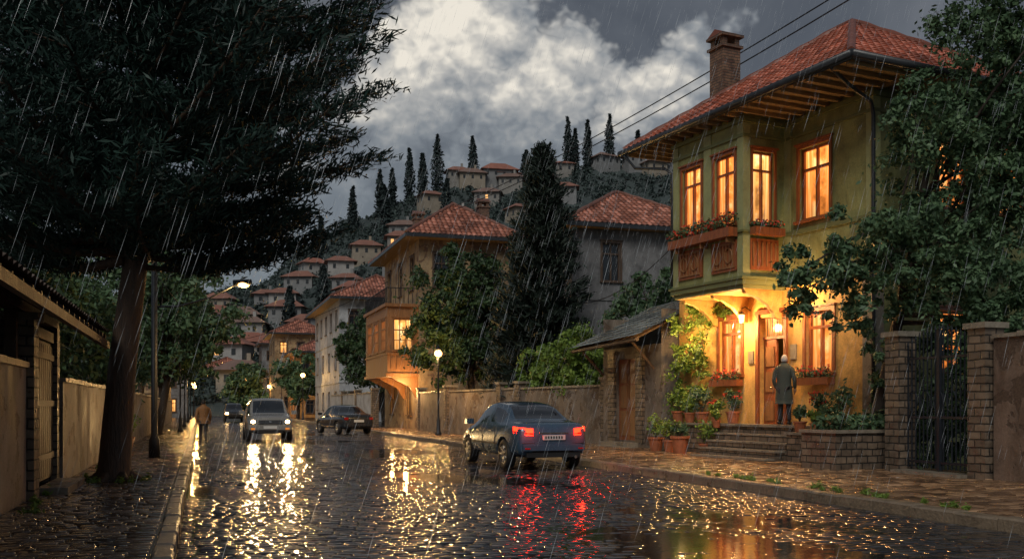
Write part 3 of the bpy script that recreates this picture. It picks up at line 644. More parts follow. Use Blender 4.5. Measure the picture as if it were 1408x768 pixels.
for (x,y,z,r,h,ph,pr,lf,flw) in [(-.6,7.2,T,.2,.34,.5,.4,'leafl',0),(-.62,6.6,T,.17,.3,.4,.35,'leafl',0),(-.6,6.0,T,.2,.32,.55,.4,'leafm',0),(-.6,5.35,T,.16,.28,.35,.28,'leafl',1),(-.35,4.9,T,.2,.34,.55,.36,'leafm',1),
   (-1.35,7.3,.15,.24,.42,.6,.45,'leafl',0),(-1.4,6.5,.15,.2,.36,.5,.4,'leafl',0),(-1.6,5.7,.15,.26,.5,.3,.28,'leafm',0),(-1.25,5.0,.15,.17,.3,.6,.42,'leafl',0),(-1.3,1.1,.87,.16,.26,.35,.26,'leafm',0),(-1.25,.6,.87,.14,.22,.3,.24,'leafl',0),(-.55,1.3,T,.2,.32,.5,.34,'leafm',1),(-.5,.6,T,.17,.28,.6,.36,'leafm',0),(-1.2,.15,.87,.16,.26,.4,.3,'leafm',0),(-1.05,4.75,.9,.12,.2,.25,.2,'leafl',0)]:
    a,b=hl(x,y); pot(a,b,z,r,h,ph,pr,lf,bool(flw))
for (x,y) in [(-2.1,31),(-2.15,32.2),(-2.05,30.1)]: pot(x,y,.14,.24,.42,.75,.5,'leafl')
C=[];R=[]
for k in range(70):
    t=random.random(); a,b=hl(-.22-random.random()*.35,6.35+random.random()*1.5-.3*t); C.append((a,b,1.0+3.7*t)); R.append(random.uniform(.16,.34))
for k in range(14): a,b=hl(-.1,5.2+random.random()*1.4); C.append((a,b,4.1+random.random()*.45)); R.append(.16)
Pq,A_,B_=clumps(C,R,85,.055,.9); v_=leafmesh('climbing_vine',Pq,A_,B_,'leafl')
C=[];R=[]
for k in range(26): a,b=hl(random.uniform(-2.7,-.7),random.uniform(-1.6,-.8)); C.append((a,b,random.uniform(.95,1.3))); R.append(random.uniform(.15,.28))
for k in range(26): a,b=hl(random.uniform(-1.3,.2),random.uniform(-1.4,-.2)); C.append((a,b,random.uniform(.5,2.4))); R.append(random.uniform(.25,.4))
Pq,A_,B_=clumps(C,R,90,.06,.8); leafmesh('planter_shrubs',Pq,A_,B_,'leafm')

# ------------------------------------------------------------------ big tree by the house
deciduous('leafy_tree',(14.7,18.9,.8),[(15.9,17.4,7.4,2.0,1.8,1.9),(12.75,18.1,4.35,1.35,1.0,1.0),(14.2,17.6,4.9,1.7,1.3,1.2),(16.1,17.0,4.2,1.7,1.6,1.5),(13.9,17.9,3.3,1.0,.9,.8),(16.6,16.9,9.6,1.7,1.6,1.5),(17.6,17.5,6.6,1.6,1.6,2.2),(14.75,18.6,2.3,.45,.45,1.0),(16.0,17.6,2.7,1.0,.7,.9),(16.6,16.4,3.0,1.4,.9,1.0)],560,150,.066,'leafm',.15,.22,trunk_top=V(15.3,17.9,6.8))

# ------------------------------------------------------------------ SHED next to the house
S=empty('garden_shed',(13.95,28.3,0),math.radians(3))
m1=MB(); wall(m1,V(0,0,0),Y1,N,4.2,3.5,[(1.6,3.1,.35,3.1)],.2,0); wall(m1,V(0,0,0),X1,-Y1,2.5,4.6,[],.2,0); wall(m1,V(0,4.2,0),X1,Y1,2.5,4.6,[],.2,0)
m1.box(-.12,-.003,3.15,3.6,0,3.4,1); m1.box(-.12,-.003,1.1,1.55,0,3.4,1); m1.box(-.5,-.125,1.3,3.4,0,.3,2); m1.box(-.8,-.503,1.2,3.5,0,.17,2); m1.obj('walls',['wplaster','brickg','stone'],S)
d=MB(); d.obox(V(0,0,0),Y1,N,1.6,3.1,-.14,-.08,.35,3.1,0)
for a in (1.65,2.38):
    for (c_,e_) in ((.5,1.35),(1.45,2.2),(2.3,2.95)): d.obox(V(0,0,0),Y1,N,a+.1,a+.58,-.08,-.05,c_,e_,1)
d.obox(V(0,0,0),Y1,N,2.33,2.37,-.08,-.04,.36,3.08,1); d.obj('door',['wood','woodm'],S)
rf=MB(); tile_plane(rf,V(-1.15,-.35,3.65),V(-1.15,4.6,3.5),[V(2.3,4.6,5.15),V(2.3,-.35,5.3)],tw=.3,rh=.35,su=3,amp=.03); rf.obj('slate_roof',['slate'],S)
rr=MB()
for k in range(9): rr.tube([(-1.1,-.25+k*.58,3.6-.02*k),(2.2,-.25+k*.58,5.2-.02*k)],.05,5)
rr.tube([(-1.05,-.35,3.58),(-1.05,4.55,3.44)],.07,6); rr.tube([(-.9,.3,3.55),(-.1,.3,2.7)],.05,5); rr.tube([(-.9,4.0,3.4),(-.1,4.0,2.6)],.05,5); rr.obj('rafters',['woodd'],S)

def wallrun(name,pts,h,th,mat,capmat='stone',pillars=0,ph=.25,pmat_='brickg',base=0):
    e=empty(name); mb=MB()
    for a,b in zip(pts[:-1],pts[1:]):
        a,b=V(*a,0),V(*b,0); U=(b-a).normalized(); Nn=V(U.y,-U.x,0); l=(b-a).length
        mb.obox(a,U,Nn,0,l,-th/2,th/2,base,h,0); k=0
        while k<l:
            q=min(l,k+random.uniform(.45,.7)); mb.obox(a,U,Nn,k+.004,q-.004,-th/2-.05,th/2+.05,h+.002,h+.08+random.uniform(-.015,.02),1); k=q
        if pillars:
            k=0
            while k<=l: mb.obox(a,U,Nn,k-.22,k+.22,-th/2-.09,th/2+.09,base,h+ph,2); mb.obox(a,U,Nn,k-.28,k+.28,-th/2-.14,th/2+.14,h+ph+.002,h+ph+.1,1); k+=pillars
    mb.obj('masonry',[mat,capmat,pmat_],e); return e
wallrun('garden_wall',[(14.0,32.6),(12.6,41),(11.9,48),(12.0,55.3)],2.2,.3,'wplaster',pillars=6.8)
wallrun('garden_wall',[(11.4,67),(11.2,87.5)],2.4,.3,'white',pillars=7)
wallrun('garden_wall',[(-2.55,19.7),(-2.5,44),(-2.6,60),(-2.6,95)],1.95,.3,'lplaster')
wallrun('garden_wall',[(-2.55,2),(-2.55,15.7)],2.05,.3,'lplaster')
wallrun('garden_wall',[(14.1,14.6),(14.0,2)],2.75,.3,'rplaster',base=0)

G=empty('iron_gate',(0,0,0)); mb=MB()
g0_,g1_=14.9,17.25
for yy in (g0_,g1_): mb.box(13.83,14.27,yy-.22,yy+.22,0,2.95,1); mb.box(13.77,14.33,yy-.28,yy+.28,2.952,3.06,2)
mb.box(13.6,14.2,g0_+.23,g1_-.23,.0,.2,2); ga,gb=g0_+.27,g1_-.27
for i in range(17):
    y=ga+i*(gb-ga)/16; t=2.75+.28*math.sin(math.pi*i/16); mb.tube([(14.02,y,.25),(14.02,y,t)],.016,5,0); mb.lathe((14.02,y,t),[(.028,0),(.0,.12)],5,0)
for zz in (.35,1.25,2.45): mb.box(14.0,14.04,ga,gb,zz,zz+.05,0)
for i in range(5):
    y=ga+.22+i*.36; mb.tube([(14.02,y+.13*math.cos(a*math.pi/6),1.6+.22*math.sin(a*math.pi/6)) for a in range(13)],.012,4,0)
mb.box(13.98,14.06,(ga+gb)/2-.04,(ga+gb)/2+.04,.22,3.0,0)
mb.obj('gate_leaves_and_pillars',['iron','brickg','stone'],G)
C=[];R=[]
for k in range(50): C.append((14.6+random.random()*1.8,random.uniform(15.0,18.6),random.uniform(.4,2.9))); R.append(random.uniform(.3,.5))
Pq,A_,B_=clumps(C,R,100,.08,.9); leafmesh('garden_shrubs',Pq,A_,B_,'leafd')
# ------------------------------------------------------------------ left gatehouse / shed
S=empty('wooden_gatehouse'); mb=MB()
mb.box(-2.78,-2.3,15.72,16.2,.1,2.75,1); mb.box(-2.84,-2.24,15.66,16.26,2.752,2.86,2)
mb.box(-2.75,-2.45,19.35,19.68,.1,2.9,1)
mb.box(-2.62,-2.54,16.25,19.33,.25,2.6,3)
for k in range(14): mb.box(-2.539,-2.52,16.28+k*.22,16.46+k*.22,.3,2.55,0)
for zz in (.6,1.5,2.3): mb.box(-2.519,-2.49,16.28,19.3,zz,zz+.1,3)
mb.box(-2.72,-2.5,16.22,19.34,2.62,2.8,3)
mb.box(-2.4,-1.95,16.6,18.9,.1,.24,2)
mb.box(-4.2,-4.1,4,19.7,0,3.6,3); mb.box(-4.09,-2.7,19.55,19.62,0,3.0,3)
for y in (5,8.5,12,15.5): mb.box(-2.66,-2.5,y,y+.16,2.1,2.95,3)
mb.box(-2.7,-2.46,4,19.7,2.9,3.05,3); mb.obj('timber_frame',['woodd','brickg','stone','woodd'],S)
rf=MB(); tile_plane(rf,V(-1.65,4,2.72),V(-1.65,19.9,2.84),[V(-5,19.9,4.35),V(-5,4,4.25)],tw=.26,rh=.36,su=3,amp=.05); rf.obj('tiled_roof',[tilemat('old_dark_tiles',(.11,.08,.062),.26,.36)],S)
rr=MB()
for k in range(27): rr.box(-4.2,-1.68,4.2+k*.6,4.28+k*.6,0,.09)
for i in range(len(rr.v)): x,y,z=rr.v[i]; rr.v[i]=(x,y,z+2.62+(-1.65-x)*.44+(y-4)*.0075)
rr.box(-1.7,-1.62,4,19.95,2.58,2.7); rr.add([(-1.7,4,2.69),(-1.7,19.9,2.81),(-5,19.9,4.29),(-5,4,4.17)],[(0,1,2,3)]); rr.obj('rafters',['woodd'],S)

# ------------------------------------------------------------------ other houses
def house(name,loc,rz,W,D,Hh,wallm,floors,near=(2,),street=(3,),litset=(),rh=2.2,ov=.8,chim=((.6,.6),),wins=(.9,1.5),roof='tile2',fine=False):
    E=empty(name,loc,rz); wl=MB(); fr=MB(); gl=MB(); fh=Hh/floors; cnt=0
    for (O,U,Nn,Wd,nw) in ((V(0,0,0),X1,-Y1,W,near),(V(0,0,0),Y1,-X1,D,street)):
        holes=[]
        for f in range(floors):
            k=nw[min(f,len(nw)-1)]
            for i in range(k):
                c=Wd*(i+.5)/k; z=f*fh+fh*.5-wins[1]*.45; holes.append((c-wins[0]/2,c+wins[0]/2,z,z+wins[1]))
        wall(wl,O,U,Nn,Wd,Hh,holes,.2,0)
        for h_ in holes:
            window(fr,gl,O,U,Nn,h_,lit=1 if cnt in litset else 0,fw=.07,casing=.1); cnt+=1
    wall(wl,V(W,0,0),Y1,X1,D,Hh,[],.2,0); wall(wl,V(0,D,0),X1,Y1,W,Hh,[],.2,0)
    for f in range(1,floors): wl.box(-.06,W+.06,-.06,-.003,f*fh-.1,f*fh+.06,0); wl.box(-.06,-.003,0,D,f*fh-.1,f*fh+.06,0)
    wl.obj('walls',[wallm],E); gl.obj('window_panes',['dark','lit2'],E); fr.obj('window_frames',['woodd'],E)
    rf=MB(); hip_roof(rf,-ov,W+ov,-ov,D+ov,Hh+.15,rh,0,fine,cap=.12); rf.obj('tiled_roof',[roof],E,False)
    ev=MB(); ev.box(-ov+.03,W+ov-.03,-ov+.03,D+ov-.03,Hh+.002,Hh+.1,0); ev.box(-ov-.04,W+ov+.04,-ov-.04,-ov+.028,Hh-.02,Hh+.18,1); ev.box(-ov-.04,-ov+.028,-ov+.03,D+ov,Hh-.02,Hh+.18,1); ev.obj('eaves',['soffit','gutter'],E)
    if chim:
        ch=MB()
        for (a,b) in chim: chimney(ch,a*W,b*D,Hh+.3,Hh+rh+.5,.32)
        ch.obj('chimneys',['brick','tile2'],E)
    return E
E=house('bay_window_house',(12,55.5,0),0,5.4,11,11.1,'brown',3,near=(0,0,2),street=(2,2,3),litset=(2,3),rh=2.5,ov=.95,chim=((.3,.7),(.85,.25)),wins=(.95,1.9),fine=False)
wl=MB(); fr=MB(); gl=MB(); O=V(-1.8,.2,3.4)
hs=[(.5+i*2.4,1.9+i*2.4,1.3,3.1) for i in range(3)]; wall(wl,O,Y1,-X1,7.6,3.8,hs,.12,0)
for h_ in hs: window(fr,gl,O,Y1,-X1,h_,t=.1,cols=3,trans=.3,lit=0,fw=.08,casing=.09,midbar=True)
hs=[(.35,1.45,1.3,3.1)]; wall(wl,O,X1,-Y1,1.8,3.8,hs,.12,0); window(fr,gl,O,X1,-Y1,hs[0],t=.1,cols=3,trans=.35,lit=0,fw=.06,casing=.08,midbar=True)
wall(wl,V(-1.8,7.8,3.4),X1,Y1,1.8,3.8,[],.12,0)
wl.box(-1.9,-.01,.1,7.9,3.2,3.39,0); wl.box(-1.95,-.01,.05,7.95,7.2,7.38,0); wl.box(-1.86,-.02,.14,7.86,4.45,4.55,0)
for y in (.25,4,7.5): wl.prism(V(0,0,0),Y1,-X1,[(.01,3.19),(1.6,3.19),(1.3,3.0),(.5,2.6),(.15,2.0),(.01,1.9)],y,y+.2,0)
for k in range(5): wl.obox(V(-1.8,.2,0),X1,-Y1,.2+k*.33,.42+k*.33,.0,.04,3.6,4.3,0)
wl.obj('timber_bay',['woodm'],E); gl.obj('bay_panes',['lit2'],E); fr.obj('bay_frames',['woodm'],E)
rl=MB()
for k in range(30): rl.tube([(-1.85,.15+k*.26,7.38),(-1.85,.15+k*.26,8.25)],.018,4)
for k in range(8): rl.tube([(-1.85+k*.25,.12,7.38),(-1.85+k*.25,.12,8.25)],.018,4)
rl.tube([(0,.12,8.27),(-1.85,.12,8.27),(-1.85,7.8,8.27)],.03,5); rl.obj('balcony_railing',['iron'],E)
light('bay_under_light',(-.9,-.6,2.8),190,(1,.56,.2),.1,E); light('doorway_light',(-1.0,3,2.2),140,(1,.56,.2),.1,E)
house('grey_house',(17.3,44.8,0),0,8.2,8,10.2,'grey',3,near=(1,1,2),street=(2,2,2),rh=2.6,ov=.7,chim=(),wins=(.95,1.9))
house('white_house',(11.8,88,0),0,8,19,11,'white',3,near=(3,3,3),street=(4,4,5),litset=(2,),rh=2.6,ov=.9,chim=((.4,.5),),wins=(.9,1.6))
house('orange_house',(11.2,122,0),0,6.5,12,8,'orange',3,near=(2,2,3),street=(3,3,3),litset=(1,10),rh=1.9,chim=())
house('plastered_house',(9.9,140,0),0,7,12,11.5,'brown',3,near=(2,2,3),street=(3,3,3),litset=(4,),rh=2.2,chim=((.5,.5),))
house('plastered_house',(-9.5,98,0),0,6.5,14,7,'brown',2,near=(2,2),street=(3,3),litset=(1,),rh=2,chim=())
house('plastered_house',(-8.5,126,0),0,7,14,9,'grey',3,near=(2,2,2),street=(3,3,3),litset=(1,),rh=2,chim=())
house('plastered_house',(0.5,178,0),0,8,9,8,'brown',3,near=(3,3,3),street=(3,3,3),litset=(1,4,7),rh=2,chim=())
house('plastered_house',(10,172,0),0,8,9,12,'grey',3,near=(3,3,3),street=(3,3,3),litset=(2,5),rh=2.4,chim=())

# ------------------------------------------------------------------ hill with village
prof_l=[-400,-180,-130,-94,-66,-27,0,12,51,90,180,400]; prof_h=[20,26,34,46,64,78,84,87,86,88,84,60]
def sm(t): t=max(0,min(1,t)); return t*t*(3-2*t)
def HH(lat,dep):
    s=lat*350/max(dep,120) if dep<350 else lat
    h=float(np.interp(s,prof_l,prof_h))
    f=max(0,min(1.0,(dep-150)/205)); f=f**1.1
    back=1-.25*sm((dep-380)/300)
    n=2.2*math.sin(lat*.07+dep*.03)+1.6*math.sin(lat*.13-dep*.06)+1.0*math.sin(lat*.31+dep*.11)
    return (h*f*back+n*min(1,f*6))-.3*(1-min(1,f*20))
mb=MB(); lats=list(range(-420,421,8)); deps=list(range(140,760,9)); nl=len(lats)
for d_ in deps:
    for l_ in lats:
        x,y=ax(l_,d_); mb.v.append((x,y,HH(l_,d_)-.02)); mb.uv.append((0,0))
for j in range(len(deps)-1):
    for i in range(nl-1): mb.f.append((j*nl+i,j*nl+i+1,(j+1)*nl+i+1,(j+1)*nl+i)); mb.m.append(0)
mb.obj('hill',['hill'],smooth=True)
hr=random.Random(5)
vm=[pmat('village_wall_%d'%i,c,.3,.5,(.7,.9),.1,4) for i,c in enumerate([(.23,.22,.205),(.28,.24,.19),(.20,.205,.21),(.34,.33,.32)])]
vr=[pmat('village_roof_%d'%i,c,.3,.6,(.5,.7),.3,4) for i,c in enumerate([(.32,.13,.09),(.27,.125,.09),(.22,.14,.115)])]
vd=pmat('village_window',(.03,.035,.04),.2,1,(.2,.3),0,4); vl=emat('village_lit_window',(1,.5,.16),1.1)
def vhouse(l_,d_,w,dp,h,rz,up=0):
    x,y=ax(l_,d_); z=HH(l_,d_)+up; mb=MB()
    mb.box(-w/2,w/2,-dp/2,dp/2,-3.5,h,0); o=1.0
    a=[V(-w/2-o,-dp/2-o,h),V(w/2+o,-dp/2-o,h),V(w/2+o,dp/2+o,h),V(-w/2-o,dp/2+o,h)]; r_=w*.22; b=[V(-r_,0,h+w*.26),V(r_,0,h+w*.26)]
    mb.add(a+b,[(0,1,5,4),(1,2,5),(2,3,4,5),(3,0,4),(3,2,1,0)],1)
    nf=max(1,int(h/2.7)); nw=max(2,int(w/2.6))
    for f in range(nf):
        for i in range(nw):
            cx=-w/2+w*(i+.5)/nw; zz=h-2.0-f*2.7; mb.box(cx-.4,cx+.4,-dp/2-.06,-dp/2-.002,zz,zz+1.2,3 if hr.random()<.05 else 2)
        for i in range(2):
            cy=-dp/2+dp*(i+.5)/2; zz=h-2.0-f*2.7; mb.box(-w/2-.06,-w/2-.002,cy-.4,cy+.4,zz,zz+1.2,2)
    if hr.random()<.5: mb.box(r_*.5,r_*.5+.7,-.3,.4,h+1,h+w*.26+1.1,0)
    mb.obj('hillside_house',[hr.choice(vm),hr.choice(vr),vd,vl],None,loc=(x,y,z),rz=rz)
spots=[]
def scatter(n,d0,d1,q0,q1,sl_,sd_,hmax=4.2,up=0):
    t=0; k=0
    while k<n and t<4000:
        t+=1; d_=hr.uniform(d0,d1); l_=hr.uniform(q0,q1)*d_
        if any(abs(l_-a)<sl_ and abs(d_-b)<sd_ for a,b in spots): continue
        spots.append((l_,d_)); k+=1; vhouse(l_,d_,hr.uniform(6,9),hr.uniform(5.5,7.5),hr.uniform(2.8,hmax),hr.uniform(-.5,.25),up)
scatter(60,163,300,-.30,-.11,10,12); scatter(9,250,335,-.12,.06,16,20,3.4); scatter(10,346,353,-.08,.17,11,2,3.2,1)
vhouse(-5,352,12,8,4.6,-.1,1.5)
C=[];R=[]
for k in range(6200):
    d_=hr.uniform(158,385); l_=hr.uniform(-.33,.26)*d_
    if any(abs(l_-a)<5 and -5<d_-b<3 for a,b in spots): continue
    h=HH(l_,d_); x,y=ax(l_,d_); r_=hr.uniform(1.0,2.6) if d_<345 else hr.uniform(.8,1.8); C.append((x,y,h+r_*.4)); R.append(r_)
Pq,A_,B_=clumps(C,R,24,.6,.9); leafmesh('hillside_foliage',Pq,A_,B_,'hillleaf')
C=[];R=[]
def cyp(l_,d_,h,r_):
    x,y=ax(l_,d_); z=HH(l_,d_)
    for k in range(26):
        t=k/25; C.append((x+hr.uniform(-.3,.3),y,z+h*t)); R.append(max(.25,r_*(math.sin(math.pi*min(1,.18+t*.82))**.8)*(1.1-t*.45)))
for q in [(-47,350,17,2.2),(-43,353,14,1.9),(-36.5,350,18,2.3),(-26.5,350,20,2.8),(-14,352,17,2.4),(20,352,19,2.3),(22.5,352,14,1.9),(27,352,17,2.1),(35,352,19,2.3),(60,352,15,2),(-55,340,15,2),(-30,330,15,2.1),(-64,330,13,1.9),(45,352,13,2),(-60,300,14,2),(-40,310,14,2),(5,353,12,2.4),(12,352,10,2.4),(-48,250,11,1.7),(-52,230,11,1.7),(-20,300,13,2)]: cyp(*q)
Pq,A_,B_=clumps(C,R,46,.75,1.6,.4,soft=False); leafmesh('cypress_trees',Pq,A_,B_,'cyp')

# ------------------------------------------------------------------ PINE
def pine():
    e=empty('pine_tree'); mb=MB(); bx,by=-1.5,19.5
    tp=[V(bx,by,.0),V(bx,by,.25),V(bx+.12,by,2.2),V(bx+.38,by+.05,4.4),V(bx+.5,by,7),V(bx+.55,by,10),V(bx+.6,by,13.6)]
    mb.tube(tp,[.46,.30,.25,.21,.17,.12,.04],14,0,jit=.07)
    for k in range(6):
        a=k*1.05; mb.tube([V(bx,by,.4),V(bx+.35*math.cos(a),by+.35*math.sin(a),.16),V(bx+.62*math.cos(a),by+.62*math.sin(a),.07)],[.14,.1,.03],7,0)
    def tr_at(z):
        for a,b in zip(tp[:-1],tp[1:]):
            if a.z<=z<=b.z: return a.lerp(b,(z-a.z)/(b.z-a.z))
        return tp[-1]
    R_=random.Random(11); P=[];A=[];B=[]
    nb=112; RT=V(CT,-ST,0)
    for k in range(nb):
        z0=4.1+9.2*(k/nb)**1.05; az=k*2.399+R_.uniform(-.3,.3)
        d=V(math.cos(az),math.sin(az),0); rt=max(0,d.dot(RT))
        ln=(5.6-(z0-4.0)*.24)*R_.uniform(.8,1.06)
        if z0<5.3: ln*=1-.36*rt
        ln=min(ln,6.2-1.45*rt*R_.uniform(.8,1.4)) 
        s=V(-d.y,d.x,0); b0_=tr_at(z0); rise=R_.uniform(.16,.32)
        def pt(t): return b0_+d*ln*t+Z*(ln*(rise*t**1.4-.06*math.sin(math.pi*t)))+s*ln*.06*math.sin(t*3+k)
        mb.tube([pt(t/5) for t in range(6)],[.085*(1-.85*t/5)*(ln/5) for t in range(6)],6,0)
        ns=17
        for j in range(ns):
            t=.16+.84*j/(ns-1); side=1 if j%2 else -1; sl_=ln*.28*(1.15-.75*t)*R_.uniform(.7,1.2)
            if j==ns-1: side=0
            dd=(d*R_.uniform(.6,1.0)+s*side*R_.uniform(.6,1.0)+Z*R_.uniform(.05,.35)).normalized(); p0=pt(t)
            if j%3==0: mb.tube([p0,p0+dd*sl_],[.022,.008],4,0,False)
            nt_=max(3,int(sl_/.19))
            for q in range(nt_):
                c=p0+dd*sl_*((q+.6)/nt_); n=34
                pp=np.array(c)+RNG.normal(size=(n,3))*np.array([.17,.17,.065])
                aa=nrm(np.array(dd)*.9+RNG.normal(size=(n,3))*.6+np.array([0,0,.35])); bb=nrm(np.cross(aa,RNG.normal(size=(n,3))))
                l=RNG.uniform(.06,.13,n)[:,None]; P.append(pp);A.append(aa*l);B.append(bb*l*.18)
    leafmesh('needles',np.concatenate(P),np.concatenate(A),np.concatenate(B),'pine',e)
    mb.obj('trunk_and_branches',['barkp'],e,True)
pine()
deciduous('street_tree',(-1.9,50,0),[(-1.2,50,6.2,3.0,3.0,3.0),(.3,49,4.9,1.6,1.8,1.4),(-2.6,50,4.2,2,2,1.6)],170,130,.14,'leafm',.2,.26)
deciduous('street_tree',(-3.6,62,0),[(-3.0,62,7,3.6,3.5,3.6),(-.8,62,4.6,2,2,1.6)],140,120,.17,'leafd',.22,.28)
deciduous('garden_tree',(-5.5,30,0),[(-5.4,30,4.6,2.6,2.6,2.6),(-4.0,33,3.5,1.6,2.5,1.6)],150,130,.11,'leafd',.2,.26)
deciduous('garden_tree',(-5.2,42,0),[(-4.8,42,5,2.6,3,3.2),(-3.6,44,3.0,1.4,3,1.5)],150,130,.12,'leafm',.2,.26)
deciduous('garden_tree',(-4.6,24,0),[(-4.3,24.5,3.2,1.4,2.8,1.6)],80,120,.1,'leafd',.15,.28)
deciduous('street_tree',(-3.2,84,0),[(-2.6,84,6.5,3.2,3.5,3.4)],80,120,.23,'leafd',.2,.28)
deciduous('garden_tree',(13.6,49.5,0),[(12.6,49.0,7.2,2.5,2.4,2.6),(12.0,49.4,4.6,2.1,2.0,2.0),(14.2,48.5,5.2,2.3,2.2,2.6)],280,150,.12,'leafd',.22,.22)
deciduous('garden_shrub',(14.6,36.5,0),[(14.4,36.3,3.2,1.4,2.6,1.5),(14.0,39.5,2.9,1.1,2.4,1.2),(15.1,34.0,2.9,1.1,1.6,1.5)],190,120,.09,'leafl',.1,.26)
deciduous('garden_tree',(17.0,34.8,0),[(16.8,34.8,5.2,1.9,2,1.6),(18.5,34,6.0,1.7,2,1.4)],140,130,.1,'leafm',.16,.26)
deciduous('garden_tree',(13.5,75,0),[(12.9,74,5.6,3.0,4,3.0),(12.2,78,6.5,2.2,3,3)],160,130,.17,'leafd',.2,.24)
deciduous('garden_tree',(10.6,114,0),[(10.4,112,4.8,2.6,4,2.8)],60,120,.26,'leafm',.2,.28)
deciduous('garden_tree',(7.6,158,0),[(7.2,156,4.4,4,5,3.6)],60,110,.36,'leafm',.2,.28)
def conifer(name,x,y,h,r0,mat='con'):
    e=empty(name); mb=MB(); mb.tube([(x,y,0),(x,y,h*.5),(x,y,h)],[.28,.16,.02],10); R_=random.Random(3); P=[];A=[];B=[]
    nb=250
    for k in range(nb):
        f=k/nb; z=1.2+(h-1.4)*f; ln=(r0*(1-f)**.72+.12)*R_.uniform(.6,1.25); az=k*2.399+R_.uniform(-.4,.4); d=V(math.cos(az),math.sin(az),0)
        mb.tube([V(x,y,z),V(x,y,z)+d*ln+Z*ln*.15],[.03,.008],4,0,False)
        n=int(40+ln*115); t=RNG.random(n)**.8; pos=np.array([x,y,z])+np.array(d)*(t*ln)[:,None]; pos[:,2]+=(.35*t**2-.12*t)*ln
        pos+=RNG.normal(size=(n,3))*np.array([.16,.16,.09]); aa=nrm(np.array(d)*.8+RNG.normal(size=(n,3))*.5+np.array([0,0,.6])); bb=nrm(np.cross(aa,RNG.normal(size=(n,3)))); l=RNG.uniform(.1,.22,n)[:,None]
        P.append(pos);A.append(aa*l);B.append(bb*l*.24)
    leafmesh('needles',np.concatenate(P),np.concatenate(A),np.concatenate(B),mat,e); mb.obj('trunk',['bark'],e,True)
conifer('spruce_tree',14.9,42.5,13.6,2.6)
C=[];R=[]
for k in range(26): C.append((9.5+random.uniform(-.05,.3),random.uniform(9,17.5),.18)); R.append(random.uniform(.04,.11))
for k in range(14): C.append((-2.2+random.uniform(-.1,.2),random.uniform(12,30),.17)); R.append(random.uniform(.05,.12))
for k in range(10): a=random.uniform(0,6.28); C.append((-1.5+.6*math.cos(a),19.5+.6*math.sin(a),.18)); R.append(.12)
Pq,A_,B_=clumps(C,R,40,.05,.8,.25); leafmesh('grass_tufts',Pq,A_,B_,'leafl')

# ------------------------------------------------------------------ street lamps
def post_lamp(x,y,h,e=60,base=.13,glow='lampglow',gr=.15):
    E=empty('street_lamp',(x,y,base)); mb=MB()
    mb.lathe((0,0,0),[(0,0),(.16,0),(.16,.1),(.1,.2),(.085,.7),(.06,.8),(.045,1.0),(.04,h-.45),(.07,h-.4),(.05,h-.32),(.1,h-.22),(0,h-.22)],12,0)
    mb.lathe((0,0,h),[(.2,.19),(.13,.25),(.05,.32),(.02,.42),(0,.44)],8,0)
    for k in range(6): a=k*math.pi/3; mb.tube([(.1*math.cos(a),.1*math.sin(a),h-.2),(.19*math.cos(a),.19*math.sin(a),h+.19)],.012,4,0)
    mb.sphere((0,0,h),gr,1,12,8); mb.obj('post_and_lantern',['iron',glow],E,True)
    light('lamp_light',(-.34 if x>4 else .34,-.18,h-.05),e,(1,.56,.18),.12,E); return E
post_lamp(10.7,45.2,3.85,520,gr=.18)
for (x,y,h) in [(9.9,101,4.5),(-1.0,70,4.4),(9.9,128,4.4),(-1.0,112,4.4),(-1.0,90,4.6),(-1.0,55,4.3)]: post_lamp(x,y,h,380,glow='lampglow2',gr=.22)
for (x,y) in [(9.8,150),(-.8,132),(-.8,155),(9.7,168)]: post_lamp(x,y,4.3,380,glow='lampglow2',gr=.28)
E=empty('street_lamp',(-1.15,27.6,.12)); mb=MB()
mb.lathe((0,0,0),[(0,0),(.15,0),(.14,.5),(.085,.6),(.075,5.2),(0,5.22)],12,0)
mb.tube([(0,0,4.0),(.6,-.12,4.02),(1.4,-.3,4.25),(2.05,-.5,4.6)],[.03,.028,.024,.02],6,0); mb.tube([(0,0,4.9),(.6,-.12,4.1)],.01,4,0)
mb.tube([(2.0,-.48,4.64),(2.45,-.62,4.68)],[.09,.07],8,0); mb.sphere((2.25,-.55,4.6),.11,1,12,8,(1.4,1,.7)); mb.obj('pole_and_lamp',['iron','lampglow'],E,True)
light('lamp_light',(2.25,-.55,4.34),230,(1,.58,.2),.13,E)

# ------------------------------------------------------------------ cables
def cable(name,a,b,sag,r=.022,n=24):
    mb=MB(); a,b=V(*a),V(*b); mb.tube([a.lerp(b,i/n)-Z*sag*4*(i/n)*(1-i/n) for i in range(n+1)],r,5); return mb
cb=cable('',(18.5,6,13.8),(13.9,63,13.6),1.2); c2=cable('',(18.9,6,14.3),(14.3,63,13.9),1.0)
mb=MB()
for q in (cb,c2): mb.add(q.v,q.f,0)
for a,b,s in [((14.2,28.1,6.5),(16.8,44.5,6.6),.7),((16.8,44.5,6.6),(12.2,56,7.5),.8),((10.2,55.7,8.6),(-.9,70,5.5),.8)]:
    q=cable('',a,b,s,.016); mb.add(q.v,q.f,0)
mb.obj('power_lines',['cloth'])

